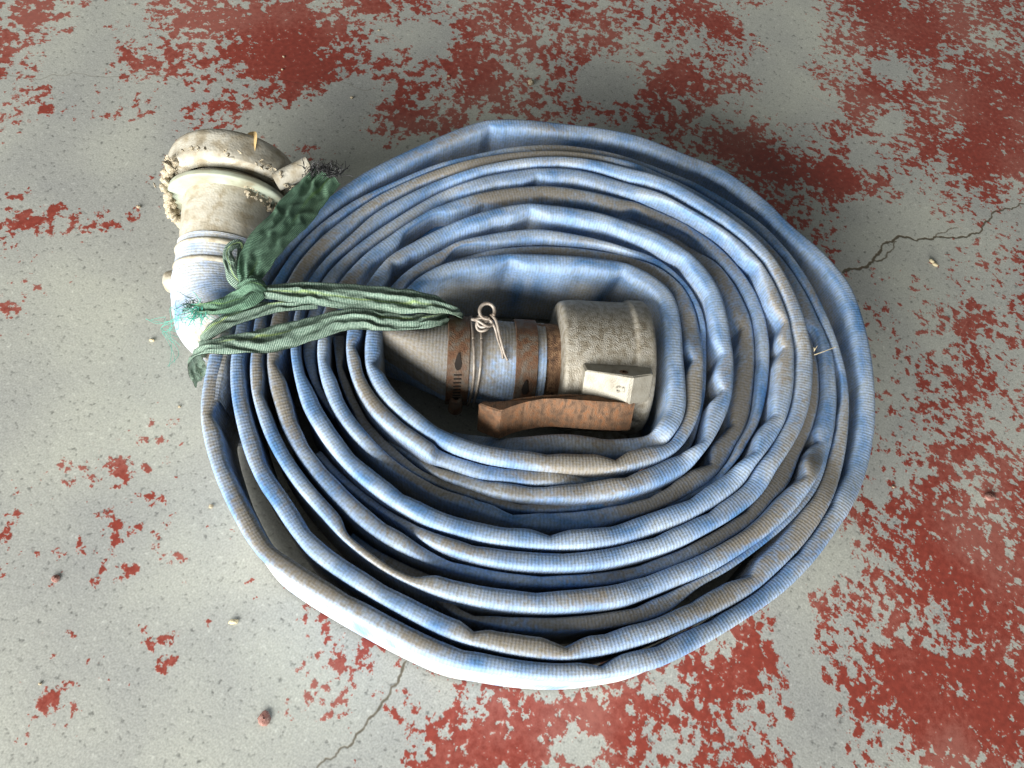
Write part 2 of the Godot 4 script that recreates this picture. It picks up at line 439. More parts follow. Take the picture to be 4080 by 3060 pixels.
func make_materials() -> void:
	var grit := noise_tex(0.17, 4, [], 256, 5)
	var grain := noise_tex(0.02, 5, [], 256, 9)
	M.alu = tri_mat(noise_tex(0.016, 6, [[0.0, rgb(108, 98, 82)], [0.36, rgb(132, 124, 109)], [0.52, rgb(150, 144, 132)], [0.78, rgb(160, 155, 145)], [1.0, rgb(136, 127, 110)]], 512, 3), 0.62, 0.15, 16.0, grit, 0.07)
	M.alu_bright = tri_mat(noise_tex(0.02, 4, [[0.0, rgb(104, 96, 82)], [0.3, rgb(136, 130, 117)], [0.6, rgb(150, 145, 133)], [1.0, rgb(158, 154, 144)]], 256, 13), 0.5, 0.2, 16.0, grit, 0.03)
	M.rust = tri_mat(noise_tex(0.018, 5, [[0.0, rgb(58, 42, 30)], [0.35, rgb(98, 72, 52)], [0.6, rgb(122, 92, 66)], [1.0, rgb(156, 132, 104)]], 512, 21), 0.85, 0.0, 18.0, grit, 0.10)
	M.rust_lever = tri_mat(noise_tex(0.016, 6, [[0.0, rgb(60, 44, 32)], [0.28, rgb(84, 63, 46)], [0.46, rgb(106, 79, 58)], [0.6, rgb(114, 86, 64)], [0.74, rgb(120, 76, 44)], [0.9, rgb(124, 98, 76)], [1.0, rgb(156, 140, 120)]], 512, 27), 0.85, 0.0, 18.0, grit, 0.06)
	M.clamp = tri_mat(noise_tex(0.012, 5, [[0.0, rgb(72, 48, 34)], [0.40, rgb(108, 76, 54)], [0.55, rgb(100, 84, 70)], [0.75, rgb(108, 100, 92)], [1.0, rgb(124, 94, 70)]], 512, 31), 0.7, 0.25, 14.0, grit, 0.05)
	M.cream = tri_mat(noise_tex(0.014, 6, [[0.0, rgb(132, 120, 98)], [0.3, rgb(158, 148, 128)], [0.46, rgb(176, 170, 155)], [0.7, rgb(186, 182, 170)], [1.0, rgb(168, 158, 138)]], 512, 41), 0.85, 0.0, 9.0, grit, 0.035)
	M.gasket = tri_mat(noise_tex(0.012, 4, [[0.0, rgb(126, 116, 94)], [0.4, rgb(160, 164, 146)], [1.0, rgb(176, 188, 174)]], 256, 43), 0.45, 0.0, 9.0, grain, 0.02)
	M.crust = tri_mat(noise_tex(0.05, 4, [[0.0, rgb(140, 124, 98)], [0.5, rgb(186, 174, 150)], [1.0, rgb(210, 203, 188)]], 256, 47), 0.95, 0.0, 24.0, grit, 0.15)
	M.wire = tri_mat(noise_tex(0.03, 4, [[0.0, rgb(92, 78, 66)], [0.5, rgb(146, 136, 126)], [1.0, rgb(176, 170, 162)]], 128, 51), 0.55, 0.4, 30.0, grit, 0.02)
	M.dark_hole = flat_mat(rgb(34, 27, 22), 0.95)
	M.stone = tri_mat(noise_tex(0.04, 4, [[0.0, rgb(150, 134, 108)], [1.0, rgb(206, 196, 172)]], 128, 53), 0.9, 0.0, 60.0, grit, 0.04)
	M.redstone = tri_mat(noise_tex(0.04, 4, [[0.0, rgb(120, 72, 62)], [0.6, rgb(144, 104, 94)], [1.0, rgb(170, 152, 142)]], 128, 57), 0.7, 0.0, 40.0, grit, 0.04)
	M.pink = flat_mat(rgb(196, 148, 124), 0.8)
	M.straw = flat_mat(rgb(206, 176, 122), 0.7)
	M.straw_pale = flat_mat(rgb(198, 184, 150), 0.7)
	M.thread = flat_mat(rgb(74, 168, 150), 0.6)
	M.thread_dark = flat_mat(rgb(32, 74, 62), 0.6)
	M.char = flat_mat(rgb(40, 40, 42), 0.35)
	M.hose = hose_material()
	M.cloth = cloth_material(false)
	M.cloth_dark = cloth_material(true)

# Woven PVC: fine ribs across the hose with a square weave between.
func hose_material() -> StandardMaterial3D:
	var n := 512
	var im := Image.create_empty(n, n, false, Image.FORMAT_RGB8)
	var hm := Image.create_empty(n, n, false, Image.FORMAT_RF)
	var g := FastNoiseLite.new()
	g.seed = 77
	g.frequency = 0.03
	g.fractal_octaves = 4
	var src := g.get_seamless_image(n, n)
	g.frequency = 0.12
	g.seed = 78
	var src2 := g.get_seamless_image(n, n)
	for y in n:
		for x in n:
			var a := src.get_pixel(x, y).r - 0.5
			var b := src2.get_pixel(x, y).r - 0.5
			var rib := sin(TAU * (x * 24.0 / n) + a * 1.2)
			var rib2 := sin(TAU * (y * 24.0 / n) + b * 0.8)
			var w := rib * 0.5 + 0.5
			var cell := w * (0.80 + 0.20 * (rib2 * 0.5 + 0.5))
			var k := clampf(0.89 + 0.07 * cell + a * 0.22 + b * 0.12, 0.0, 1.0)
			var warm := clampf(-a * 0.4 - b * 0.2, -0.06, 0.10)
			im.set_pixel(x, y, Color(minf(k * (1.0 + warm * 0.35), 1.0), minf(k * (1.0 + warm * 0.1), 1.0), minf(k * (1.0 - warm * 0.5), 1.0)))
			hm.set_pixel(x, y, Color(clampf(0.5 + 0.30 * rib + 0.08 * rib2 + 0.45 * b + 0.2 * a, 0, 1), 0, 0))
	im.generate_mipmaps()
	var m := StandardMaterial3D.new()
	m.vertex_color_use_as_albedo = true
	m.albedo_texture = ImageTexture.create_from_image(im)
	m.roughness = 0.82
	m.heightmap_enabled = true
	m.heightmap_texture = ImageTexture.create_from_image(hm)
	m.heightmap_scale = 0.020
	return m

func cloth_material(dark: bool) -> StandardMaterial3D:
	var n := 256
	var im := Image.create_empty(n, n, false, Image.FORMAT_RGB8)
	var hm := Image.create_empty(n, n, false, Image.FORMAT_RF)
	var g := FastNoiseLite.new()
	g.seed = 91
	g.frequency = 0.04
	var src := g.get_seamless_image(n, n)
	for y in n:
		for x in n:
			var a := src.get_pixel(x, y).r - 0.5
			var r1 := sin(TAU * x * 16.0 / n)
			var r2 := sin(TAU * y * 32.0 / n)
			var weave := clampf(0.5 + 0.4 * r1 + 0.16 * r2, 0.0, 1.0)
			var lo := rgb(46, 80, 66) if not dark else rgb(30, 62, 46)
			var hi := rgb(198, 214, 200) if not dark else rgb(140, 178, 152)
			var c := lo.lerp(hi, clampf(weave * 0.9 + a * 0.5, 0.0, 1.0))
			im.set_pixel(x, y, c)
			hm.set_pixel(x, y, Color(0.5 + 0.35 * r1 + 0.12 * r2, 0, 0))
	im.generate_mipmaps()
	var m := StandardMaterial3D.new()
	m.albedo_texture = ImageTexture.create_from_image(im)
	m.vertex_color_use_as_albedo = true
	m.roughness = 0.75
	m.heightmap_enabled = true
	m.heightmap_texture = ImageTexture.create_from_image(hm)
	m.heightmap_scale = 0.03
	m.backlight_enabled = true
	m.backlight = Color(0.08, 0.12, 0.09)
	return m

# ---------------------------------------------------------------- floor
func quantiles(vals: PackedFloat32Array) -> PackedFloat32Array:
	var v := vals.duplicate()
	v.sort()
	var q := PackedFloat32Array()
	for i in 101:
		q.append(v[int((v.size() - 1) * i / 100.0)])
	return q

func polyline_dist(p: Vector2, line: PackedVector2Array) -> Vector2:
	var best := 1e9
	var along := 0.0
	for i in line.size() - 1:
		var c := Geometry2D.get_closest_point_to_segment(p, line[i], line[i + 1])
		var d := c.distance_to(p)
		if d < best:
			best = d
			along = (i + line[i].distance_to(c) / maxf(line[i].distance_to(line[i + 1]), 1e-6)) / (line.size() - 1)
	return Vector2(best, along)

func floor_material() -> StandardMaterial3D:
	var W := 2048
	var Hh := int(W * (Z1 - Z0) / (X1 - X0))
	var px := (X1 - X0) / W
	# coverage of the paint on a coarse grid: wide areas first, then single patches and bare areas
	var cw := 256
	var ch := int(cw * (Z1 - Z0) / (X1 - X0))
	var cov := PackedFloat32Array()
	cov.resize(cw * ch)
	var gw := COVER[0].length()
	var gh := COVER.size()
	for j in ch:
		for i in cw:
			var u := clampf((i + 0.5) / cw * gw - 0.5, 0, gw - 1.001)
			var v := clampf((j + 0.5) / ch * gh - 0.5, 0, gh - 1.001)
			var a := int(u)
			var b := int(v)
			var fu := u - a
			var fv := v - b
			var t := lerpf(lerpf(COVER[b].unicode_at(a) - 48.0, COVER[b].unicode_at(a + 1) - 48.0, fu), lerpf(COVER[b + 1].unicode_at(a) - 48.0, COVER[b + 1].unicode_at(a + 1) - 48.0, fu), fv)
			cov[j * cw + i] = maxf(0.0, pow(t / 9.0, 1.2) * 0.90 - 0.035)
	for pass_ in 2:
		var list: Array = PATCHES if pass_ == 0 else BARE
		for k in range(0, list.size(), 4):
			var cx: float = list[k] * 0.001
			var cz: float = list[k + 1] * 0.001
			var rx: float = list[k + 2] * 0.001
			var rz: float = list[k + 3] * 0.001
			for j in range(maxi(0, int((cz - rz * 2.2 - Z0) / (Z1 - Z0) * ch)), mini(ch, int((cz + rz * 2.2 - Z0) / (Z1 - Z0) * ch) + 1)):
				for i in range(maxi(0, int((cx - rx * 2.2 - X0) / (X1 - X0) * cw)), mini(cw, int((cx + rx * 2.2 - X0) / (X1 - X0) * cw) + 1)):
					var dx := (X0 + (i + 0.5) / cw * (X1 - X0) - cx) / rx
					var dz := (Z0 + (j + 0.5) / ch * (Z1 - Z0) - cz) / rz
					var e := exp(-pow(dx * dx + dz * dz, 1.4) * 0.9)
					cov[j * cw + i] += e * (0.42 if pass_ == 0 else -0.5)
	var flake := FastNoiseLite.new()
	flake.seed = 4
	flake.noise_type = FastNoiseLite.TYPE_SIMPLEX_SMOOTH
	flake.frequency = 0.038
	flake.fractal_octaves = 5
	flake.fractal_gain = 0.66
	var scrape := FastNoiseLite.new()
	scrape.seed = 8
	scrape.frequency = 0.058
	scrape.fractal_octaves = 4
	scrape.fractal_gain = 0.66
	var cellular := FastNoiseLite.new()
	cellular.seed = 12
	cellular.noise_type = FastNoiseLite.TYPE_CELLULAR
	cellular.frequency = 0.11
	cellular.cellular_return_type = FastNoiseLite.RETURN_CELL_VALUE
	cellular.domain_warp_enabled = true
	cellular.domain_warp_amplitude = 9.0
	cellular.domain_warp_frequency = 0.06
	var sample := PackedFloat32Array()
	for k in 6000:
		var x := rng.randf() * W
		var y := rng.randf() * Hh
		sample.append(flake_value(flake, scrape, cellular, x, y, W))
	var q := quantiles(sample)
	var cloud_n := FastNoiseLite.new()
	cloud_n.seed = 15
	cloud_n.frequency = 0.004
	cloud_n.fractal_octaves = 5
	var clouds := cloud_n.get_image(W, Hh, false, false, true)
	cloud_n.seed = 16
	cloud_n.frequency = 0.09
	cloud_n.fractal_octaves = 3
	var specks := cloud_n.get_image(W, Hh, false, false, true)
	cloud_n.seed = 17
	cloud_n.frequency = 0.35
	cloud_n.fractal_octaves = 2
	var grain := cloud_n.get_image(W, Hh, false, false, true)
	var cb := clouds.get_data()
	var sb := specks.get_data()
	var gb := grain.get_data()
	var out := PackedByteArray()
	out.resize(W * Hh * 3)
	var hgt := PackedByteArray()
	hgt.resize(W * Hh)
	var rough := PackedByteArray()
	rough.resize(W * Hh)
	for y in Hh:
		for x in W:
			var o := y * W + x
			var u := clampf((x + 0.5) / W * cw - 0.5, 0, cw - 1.001)
			var v := clampf((y + 0.5) / Hh * ch - 0.5, 0, ch - 1.001)
			var a := int(u)
			var b := int(v)
			var fu := u - a
			var fv := v - b
			var at := b * cw + a
			var c := lerpf(lerpf(cov[at], cov[at + 1], fu), lerpf(cov[at + cw], cov[at + cw + 1], fu), fv)
			var cl := cb[o] / 255.0
			var sp := sb[o] / 255.0
			var gr := gb[o] / 255.0
			var m := 0.0
			if c > 0.004:
				var f := flake_value(flake, scrape, cellular, x, y, W)
				var lim := q[100 - int(clampf(c, 0.0, 0.985) * 100.0)]
				m = clampf((f - lim) * 26.0 + 0.5, 0.0, 1.0)
				# a thin stain of paint is left round the flakes
				m = maxf(m, 0.20 * clampf((f - lim + 0.08) * 9.0, 0.0, 1.0) * smoothstep(0.42, 0.75, gr + (cl - 0.5) * 0.9))
				if sp > 0.80:
					m *= clampf(1.0 - (sp - 0.80) * 16.0, 0.25, 1.0)
			var k := 0.93 + 0.17 * (cl - 0.5) + 0.22 * (gr - 0.5)
			if sp < 0.30:
				k -= (0.30 - sp) * 1.5
			if sp > 0.74:
				k += (sp - 0.74) * 0.7
			var r := 171.5 * k
			var g := 173.0 * k
			var bl := (166.0 - 8.0 * (cl - 0.5)) * k
			var h := 92.0 + (gr - 0.5) * 26.0 + (sp - 0.5) * 34.0 - maxf(0.0, 0.32 - sp) * 160.0
			var ro := 0.84
			if m > 0.0:
				var dust := clampf(cl * 1.4 - 0.52 + (gr - 0.5) * 0.3 + (sp - 0.5) * 0.3, 0.0, 0.45)
				var kk := 0.94 + 0.22 * (sp - 0.5) + 0.06 * (gr - 0.5)
				var pr := lerpf(143.0 * kk, 158.0, dust)
				var pg := lerpf(62.0 * kk, 116.0, dust)
				var pb := lerpf(50.0 * kk, 106.0, dust)
				r = lerpf(r, pr, m)
				g = lerpf(g, pg, m)
				bl = lerpf(bl, pb, m)
				h = lerpf(h, 128.0 + (sp - 0.5) * 14.0, m)
				ro = lerpf(ro, 0.42 + 0.5 * dust, m)
			out[o * 3] = int(clampf(r, 0, 255))
			out[o * 3 + 1] = int(clampf(g, 0, 255))
			out[o * 3 + 2] = int(clampf(bl, 0, 255))
			hgt[o] = int(clampf(h, 0, 255))
			rough[o] = int(ro * 255.0)
	# cracks: a groove with dirt in it
	for crack in CRACKS:
		var line := PackedVector2Array()
		for k in range(0, crack.size() - 1, 2):
			line.append(Vector2((crack[k] * 0.001 - X0) / px, (crack[k + 1] * 0.001 - Z0) / px))
		var wide: float = crack[crack.size() - 1]
		# roughen the line
		for k in 3:
			var l2 := PackedVector2Array()
			for i in line.size() - 1:
				var d := line[i + 1] - line[i]
				l2.append(line[i])
				l2.append(line[i] + d * rng.randf_range(0.35, 0.65) + d.orthogonal() * rng.randf_range(-0.2, 0.2))
			l2.append(line[line.size() - 1])
			line = l2
		for i in line.size() - 1:
			var wdt: float = wide * (1.0 - 0.75 * i / line.size()) * rng.randf_range(0.35, 1.5)
			var n := int(line[i].distance_to(line[i + 1])) + 1
			for k in n:
				var c := line[i].lerp(line[i + 1], float(k) / n)
				var rr := int(wdt) + 3
				for yy in range(int(c.y) - rr, int(c.y) + rr + 1):
					for xx in range(int(c.x) - rr, int(c.x) + rr + 1):
						if xx < 0 or yy < 0 or xx >= W or yy >= Hh:
							continue
						var d := Vector2(xx + 0.5, yy + 0.5).distance_to(c)
						var e := clampf(1.0 - (d - wdt * 0.5) / 1.2, 0.0, 1.0) * clampf(wide * 0.4, 0.0, 1.0)
						if e <= 0.0:
							continue
						var o := yy * W + xx
						hgt[o] = mini(hgt[o], int(lerpf(hgt[o], 0.0, e)))
						out[o * 3] = mini(out[o * 3], int(lerpf(out[o * 3], 84, e)))
						out[o * 3 + 1] = mini(out[o * 3 + 1], int(lerpf(out[o * 3 + 1], 76, e)))
						out[o * 3 + 2] = mini(out[o * 3 + 2], int(lerpf(out[o * 3 + 2], 62, e)))
	# thin scratches in the paint
	for k in 46:
		var c := Vector2(rng.randf_range(W * 0.3, W), rng.randf_range(0, Hh))
		var ang := rng.randf_range(0.2, 0.7) if rng.randf() < 0.7 else rng.randf_range(-1.3, -0.9)
		var ln := rng.randf_range(15, 90)
		for t in int(ln):
			var pnt := c + Vector2(cos(ang + t * 0.002), sin(ang + t * 0.002)) * t
			if pnt.x < 0 or pnt.y < 0 or pnt.x >= W or pnt.y >= Hh or rng.randf() < 0.25:
				continue
			var o := int(pnt.y) * W + int(pnt.x)
			for ch_ in 3:
				out[o * 3 + ch_] = int(lerpf(out[o * 3 + ch_], [196, 150, 132][ch_], 0.45))
	var m := StandardMaterial3D.new()
	var im := Image.create_from_data(W, Hh, false, Image.FORMAT_RGB8, out)
	im.generate_mipmaps()
	m.albedo_texture = ImageTexture.create_from_image(im)
	m.heightmap_enabled = true
	m.heightmap_texture = ImageTexture.create_from_image(Image.create_from_data(W, Hh, false, Image.FORMAT_L8, hgt))
	m.heightmap_scale = 0.07
	m.roughness = 1.0
	m.roughness_texture = ImageTexture.create_from_image(Image.create_from_data(W, Hh, false, Image.FORMAT_L8, rough))
	m.roughness_texture_channel = BaseMaterial3D.TEXTURE_CHANNEL_RED
	return m

func flake_value(flake: FastNoiseLite, scrape: FastNoiseLite, cellular: FastNoiseLite, x: float, y: float, w: int) -> float:
	# scraped streaks run to the lower right, flatter at the back and steeper in front, and fade out to the left
	var side := clampf((x / w - 0.28) * 2.2, 0.0, 1.0)
	var near := smoothstep(0.28, 0.52, y / w)
	var s := 0.0
	if near < 1.0:
		s += (1.0 - near) * scrape.get_noise_2d((x * 0.965 + y * 0.262) * 0.62, (y * 0.965 - x * 0.262) * 1.35)
	if near > 0.0:
		s += near * scrape.get_noise_2d((x * 0.824 + y * 0.566) * 0.60 + 900.0, (y * 0.824 - x * 0.566) * 1.45)
	var f := flake.get_noise_2d(x * (1.0 + 0.2 * side), y * (1.0 + 0.2 * side))
	var big := flake.get_noise_2d(x * 0.20 + 4000.0, y * 0.20)
	var c := cellular.get_noise_2d(x, y)
	return f * (0.66 - 0.05 * side) + big * 0.54 + s * (0.20 + 0.24 * side) + c * 0.15

func build_floor() -> void:
	var st := SurfaceTool.new()
	st.begin(Mesh.PRIMITIVE_TRIANGLES)
	var w := X1 - X0
	var d := Z1 - Z0
	# the middle tile carries the floor that is seen; its neighbours mirror it so that no joint shows
	for i in range(-1, 2):
		for j in range(-1, 2):
			var q := []
			for e in [[0, 0], [1, 0], [0, 1], [1, 1]]:
				var uu: float = e[0] if i == 0 else 1.0 - e[0]
				var vv: float = e[1] if j == 0 else 1.0 - e[1]
				q.append([Vector3(X0 + (i + e[0]) * w, 0, Z0 + (j + e[1]) * d), Vector2(uu, vv)])
			for k in [0, 1, 2, 1, 3, 2]:
				st.set_normal(Vector3.UP)
				st.set_uv(q[k][1])
				st.add_vertex(q[k][0])
	var o := MeshInstance3D.new()
	o.name = "floor"
	o.mesh = st.commit()
	o.material_override = floor_material()
	o.set_meta("kind", "structure")
	o.set_meta("label", "grey concrete floor with worn and flaking red paint")
	add_child(o)

# ---------------------------------------------------------------- hose
var strands := []     # each: {p: points on the outer edge, n: outward, w: thickness, key}
var sectors := {}

func hose_color(s: float, v: float, p: Vector3, key: float, up: float, wall: float, bias := 0.0) -> Color:
	# faded blue PVC, chalky white where it is worn and on the walls, tan where dust has settled
	var a := wear.get_noise_3d(s * 120.0 + key * 97.0, v * 5.0, key * 40.0)
	var b := wear.get_noise_3d(s * 420.0 + key * 31.0, v * 14.0, key * 11.0 + 50.0) 
	var c := dirt.get_noise_3d(s * 46.0 + key * 53.0, v * 2.6, key * 17.0)
	var g := dirt.get_noise_3d(p.x * 4200.0, p.y * 4200.0, p.z * 4200.0)
	var pale := clampf(0.57 - 0.36 * exp(-pow((v + 0.10 + a * 0.35) / 0.13, 2.0)) + a * 0.55 + b * 0.28, 0.0, 1.0)
	var blue := Color(0.10, 0.245, 0.51)
	var chalk := Color(0.53, 0.62, 0.745)
	var white := Color(0.74, 0.74, 0.73)
	var dust := Color(0.30, 0.255, 0.19)
	var col := blue.lerp(chalk, pale * 0.85)
	col = col.lerp(white, clampf(wall * (0.75 + a * 1.2 + b * 0.5), 0.0, 0.9))
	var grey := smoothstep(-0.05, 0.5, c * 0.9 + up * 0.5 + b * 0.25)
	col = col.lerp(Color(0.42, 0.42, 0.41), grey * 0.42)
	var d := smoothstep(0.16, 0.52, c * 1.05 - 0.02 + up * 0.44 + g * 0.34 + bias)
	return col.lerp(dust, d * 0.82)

func read_strand(list: Array) -> PackedVector3Array:
	var p := PackedVector3Array()
	for k in range(0, list.size(), 3):
		p.append(Vector3(list[k] * 0.0001, list[k + 2] * 0.001, list[k + 1] * 0.0001))
	return resample(p, 0.0022)

func prepare_strands() -> void:
	var all := {"A": STRAND_A, "B": STRAND_B, "D": STRAND_D, "E": STRAND_E, "G": STRAND_G, "I": STRAND_I, "J": STRAND_J}
	var key := 0.0
	for k in all:
		var p := read_strand(all[k])
		for it in 2:   # take the hand-traced jitter out
			var q := p.duplicate()
			for i in range(1, p.size() - 1):
				q[i] = p[i] * 0.5 + (p[i - 1] + p[i + 1]) * 0.25
			p = q
		var n := PackedVector3Array()
		for i in p.size():
			var t := p[mini(i + 2, p.size() - 1)] - p[maxi(i - 2, 0)]
			n.append(Vector3(t.z, 0, -t.x).normalized())
		var si := strands.size()
		strands.append({"p": p, "n": n, "key": key, "name": k})
		key += 1.0
		for i in p.size():
			var a := int(fposmod(rad_to_deg(atan2(p[i].x, -p[i].z)), 360.0))
			if not sectors.has(a):
				sectors[a] = []
			sectors[a].append([Vector2(p[i].x, p[i].z).length(), si, i])
	for a in sectors:
		sectors[a].sort_custom(func(x, y): return x[0] < y[0])
	for s in strands:
		var w := PackedFloat32Array()
		for i in s.p.size():
			var p: Vector3 = s.p[i]
			var r := Vector2(p.x, p.z).length()
			var a := int(fposmod(rad_to_deg(atan2(p.x, -p.z)), 360.0))
			var gap := 0.03
			for e in sectors[a]:
				if e[0] < r - 0.0035:
					gap = minf(gap, r - e[0]) if e[0] > r - gap else gap
			var west := clampf(0.3 - p.x / maxf(r, 0.01), 0.0, 1.0)   # the turns lie closer together on the west side
			w.append(clampf(gap * lerpf(0.90, 0.74, west), 0.0050, lerpf(0.0158, 0.0130, west)))
		for it in 10:
			var w2 := w.duplicate()
			for i in range(1, w.size() - 1):
				w2[i] = w[i] * 0.4 + (w[i - 1] + w[i + 1]) * 0.3
			w = w2
		s.w = w
		# folds in the inner wall: the ones that show, and small ones between
		var cr := []
		for k in range(0, FOLDS.size(), 2):
			var f := Vector2(FOLDS[k], FOLDS[k + 1]) * 0.001
			var best := 0.012
			var at := -1
			for i in s.p.size():
				var c: Vector3 = s.p[i] - s.n[i] * w[i] * 0.8
				var d := Vector2(c.x, c.z).distance_to(f)
				if d < best:
					best = d
					at = i
			if at >= 0 and best < 0.009:
				cr.append([at * 0.0022, rng.randf_range(0.28, 0.44), rng.randf_range(0.013, 0.021), rng.randf_range(-0.012, 0.012)])
		var x := 0.01
		while x < s.p.size() * 0.0022:
			x += rng.randf_range(0.04, 0.11)
			cr.append([x, rng.randf_range(0.03, 0.13), rng.randf_range(0.012, 0.024), rng.randf_range(-0.02, 0.02)])
		s.folds = cr

# One stretch of a strand as a mesh: up the inner wall, over the rim, down the outer wall.
func hose_mesh(s: Dictionary, i0: int, i1: int) -> ArrayMesh:
	var inner := 12
	var rim := 11
	var outer := 6
	var nv := inner + rim + outer + 1
	var v := PackedVector3Array()
	var uv := PackedVector2Array()
	var col := PackedColorArray()
	var key: float = s.key
	var bias: float = {"A": -0.22, "B": -0.02, "D": 0.16, "E": 0.06, "G": -0.16, "I": -0.02, "J": 0.16}[s.name]
	for i in range(i0, i1 + 1):
		var p: Vector3 = s.p[i]
		var n: Vector3 = s.n[i]
		var w: float = s.w[i]
		var top := p.y
		var at := i * 0.0022
		var h := w * 0.5
		var near := []
		for f in s.folds:
			if absf(f[0] - at) < 0.05:
				near.append(f)
		var wall := wear.get_noise_2d(at * 34.0 + key * 71.0, 3.0) * 0.0016
		for j in nv:
			var y: float
			var off: float   # from the outer edge inward
			var t: float     # 0 at the rim, 1 at the floor
			var up := 0.0
			var across := 0.0
			if j < inner:
				t = 1.0 - float(j) / inner
				t = pow(t, 1.35)
				y = lerpf(top - h, 0.004, t)
				var k := 1.0
				for f in near:
					var e: float = 1.0 - absf(at - f[0] - f[3] * t * 1.5) / (f[2] * (1.0 + 1.2 * t))
					if e > 0.0:
						k -= f[1] * pow(e, 1.3) * (1.0 - 0.35 * t)
				k += 0.05 * sin(minf(t * 5.0, PI)) + 0.06 * wear.get_noise_3d(at * 60.0, t * 6.0, key * 9.0)
				off = w * clampf(k, 0.36, 1.25)
				if t > 0.9:
					off *= 1.0 - (t - 0.9) * 3.0
				across = -h * 1.2 - (top - h - y)
			elif j < inner + rim:
				var a := PI * (j - inner) / (rim - 1.0)   # inner side to outer side
				var k := 1.0
				for f in near:
					var e: float = 1.0 - absf(at - f[0]) / f[2]
					if e > 0.0:
						k -= f[1] * pow(e, 1.3)
				k = clampf(k, 0.36, 1.25)
				var c := 0.5 - 0.5 * signf(cos(a)) * pow(absf(cos(a)), 0.72)   # 0 inner, 1 outer
				off = w * k * (1.0 - c)
				y = top - h + h * pow(maxf(sin(a), 0.0), 0.62) * (0.93 + 0.07 * c)
				t = 0.0
				up = sin(a) * (1.0 if a < PI * 0.5 else pow(maxf(sin(a), 0.0), 3.0)) + 0.25 * maxf(0.0, cos(a))
				across = (c * 2.0 - 1.0) * h * 1.3
			else:
				t = float(j - inner - rim + 1) / (outer + 1.0)
				y = lerpf(top - h, 0.004, t)
				off = 0.0012 * sin(t * PI) + wall * sin(t * PI)
				if t > 0.9:
					off += (t - 0.9) * 0.02
				across = h * 1.2 + (top - h - y)
			v.append(p - n * off + Vector3(0, y - p.y, 0))
			uv.append(Vector2(at / 0.0648, across / 0.0648))
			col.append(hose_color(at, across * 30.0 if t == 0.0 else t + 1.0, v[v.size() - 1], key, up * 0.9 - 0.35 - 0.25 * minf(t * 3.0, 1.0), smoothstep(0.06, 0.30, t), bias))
	return grid_mesh(v, i1 - i0 + 1, nv, false, uv, col)

# A hose end: from the flat, upright section of a strand to the round tube on a coupling.
func hose_end(path: PackedVector3Array, round_: Array, flat_h: float, flat_w: float, radius: float, key: float, dent := 0.0, bias := 0.0, white := 0.25) -> ArrayMesh:
	var p := resample(path, 0.003)
	var n := p.size()
	var seg := 64
	var v := PackedVector3Array()
	var uv := PackedVector2Array()
	var col := PackedColorArray()
	for i in n:
		var f := float(i) / (n - 1)
		var k := smoothstep(0.0, 1.0, clampf((f - round_[0]) / (round_[1] - round_[0]), 0.0, 1.0))
		var t := (p[mini(i + 1, n - 1)] - p[maxi(i - 1, 0)]).normalized()
		var side := t.cross(Vector3.UP).normalized()
		var up := side.cross(t)
		for j in seg + 1:
			var a := TAU * j / seg
			var ca := cos(a)
			var sa := sin(a)
			var rnd := Vector2(ca, sa) * radius
			var flt := Vector2(signf(ca) * pow(absf(ca), 0.35) * flat_w * 0.5, sa * flat_h * 0.5)
			var q := flt.lerp(rnd, k)
			var pinch := 1.0 - dent * (1.0 - k) * k * 4.0 * maxf(0.0, ca) * (1.0 - sa * sa)
			var w := p[i] + side * q.x * pinch + up * q.y
			w += side * 0.0012 * wear.get_noise_3d(f * 90.0, sa * 30.0, key * 7.0)
			v.append(w)
			uv.append(Vector2(i * 0.003 / 0.0648, j * TAU * radius / seg / 0.0648))
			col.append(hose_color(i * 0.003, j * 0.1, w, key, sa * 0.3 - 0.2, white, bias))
	return grid_mesh(v, n, seg + 1, true, uv, col, true)

func build_hose() -> Node3D:
	prepare_strands()
	var hose := thing("fire_hose", "rolled flat blue water hose with a metal coupling at each end", "fire hose")
	for s in strands:
		var n: int = s.p.size()
		var from := 0
		var turned := 0.0
		var last := atan2(s.p[0].x, -s.p[0].z)
		for i in range(1, n):
			var a := atan2(s.p[i].x, -s.p[i].z)
			turned += wrapf(a - last, -PI, PI)
			last = a
			if turned >= TAU and n - i > 150 or i == n - 1:
				part("hose_turn", hose_mesh(s, from, i), M.hose, hose)
				from = i
				turned = 0.0
	return hose

func v3(x: float, y: float, z: float) -> Vector3:
	return Vector3(x, y, z) * 0.001

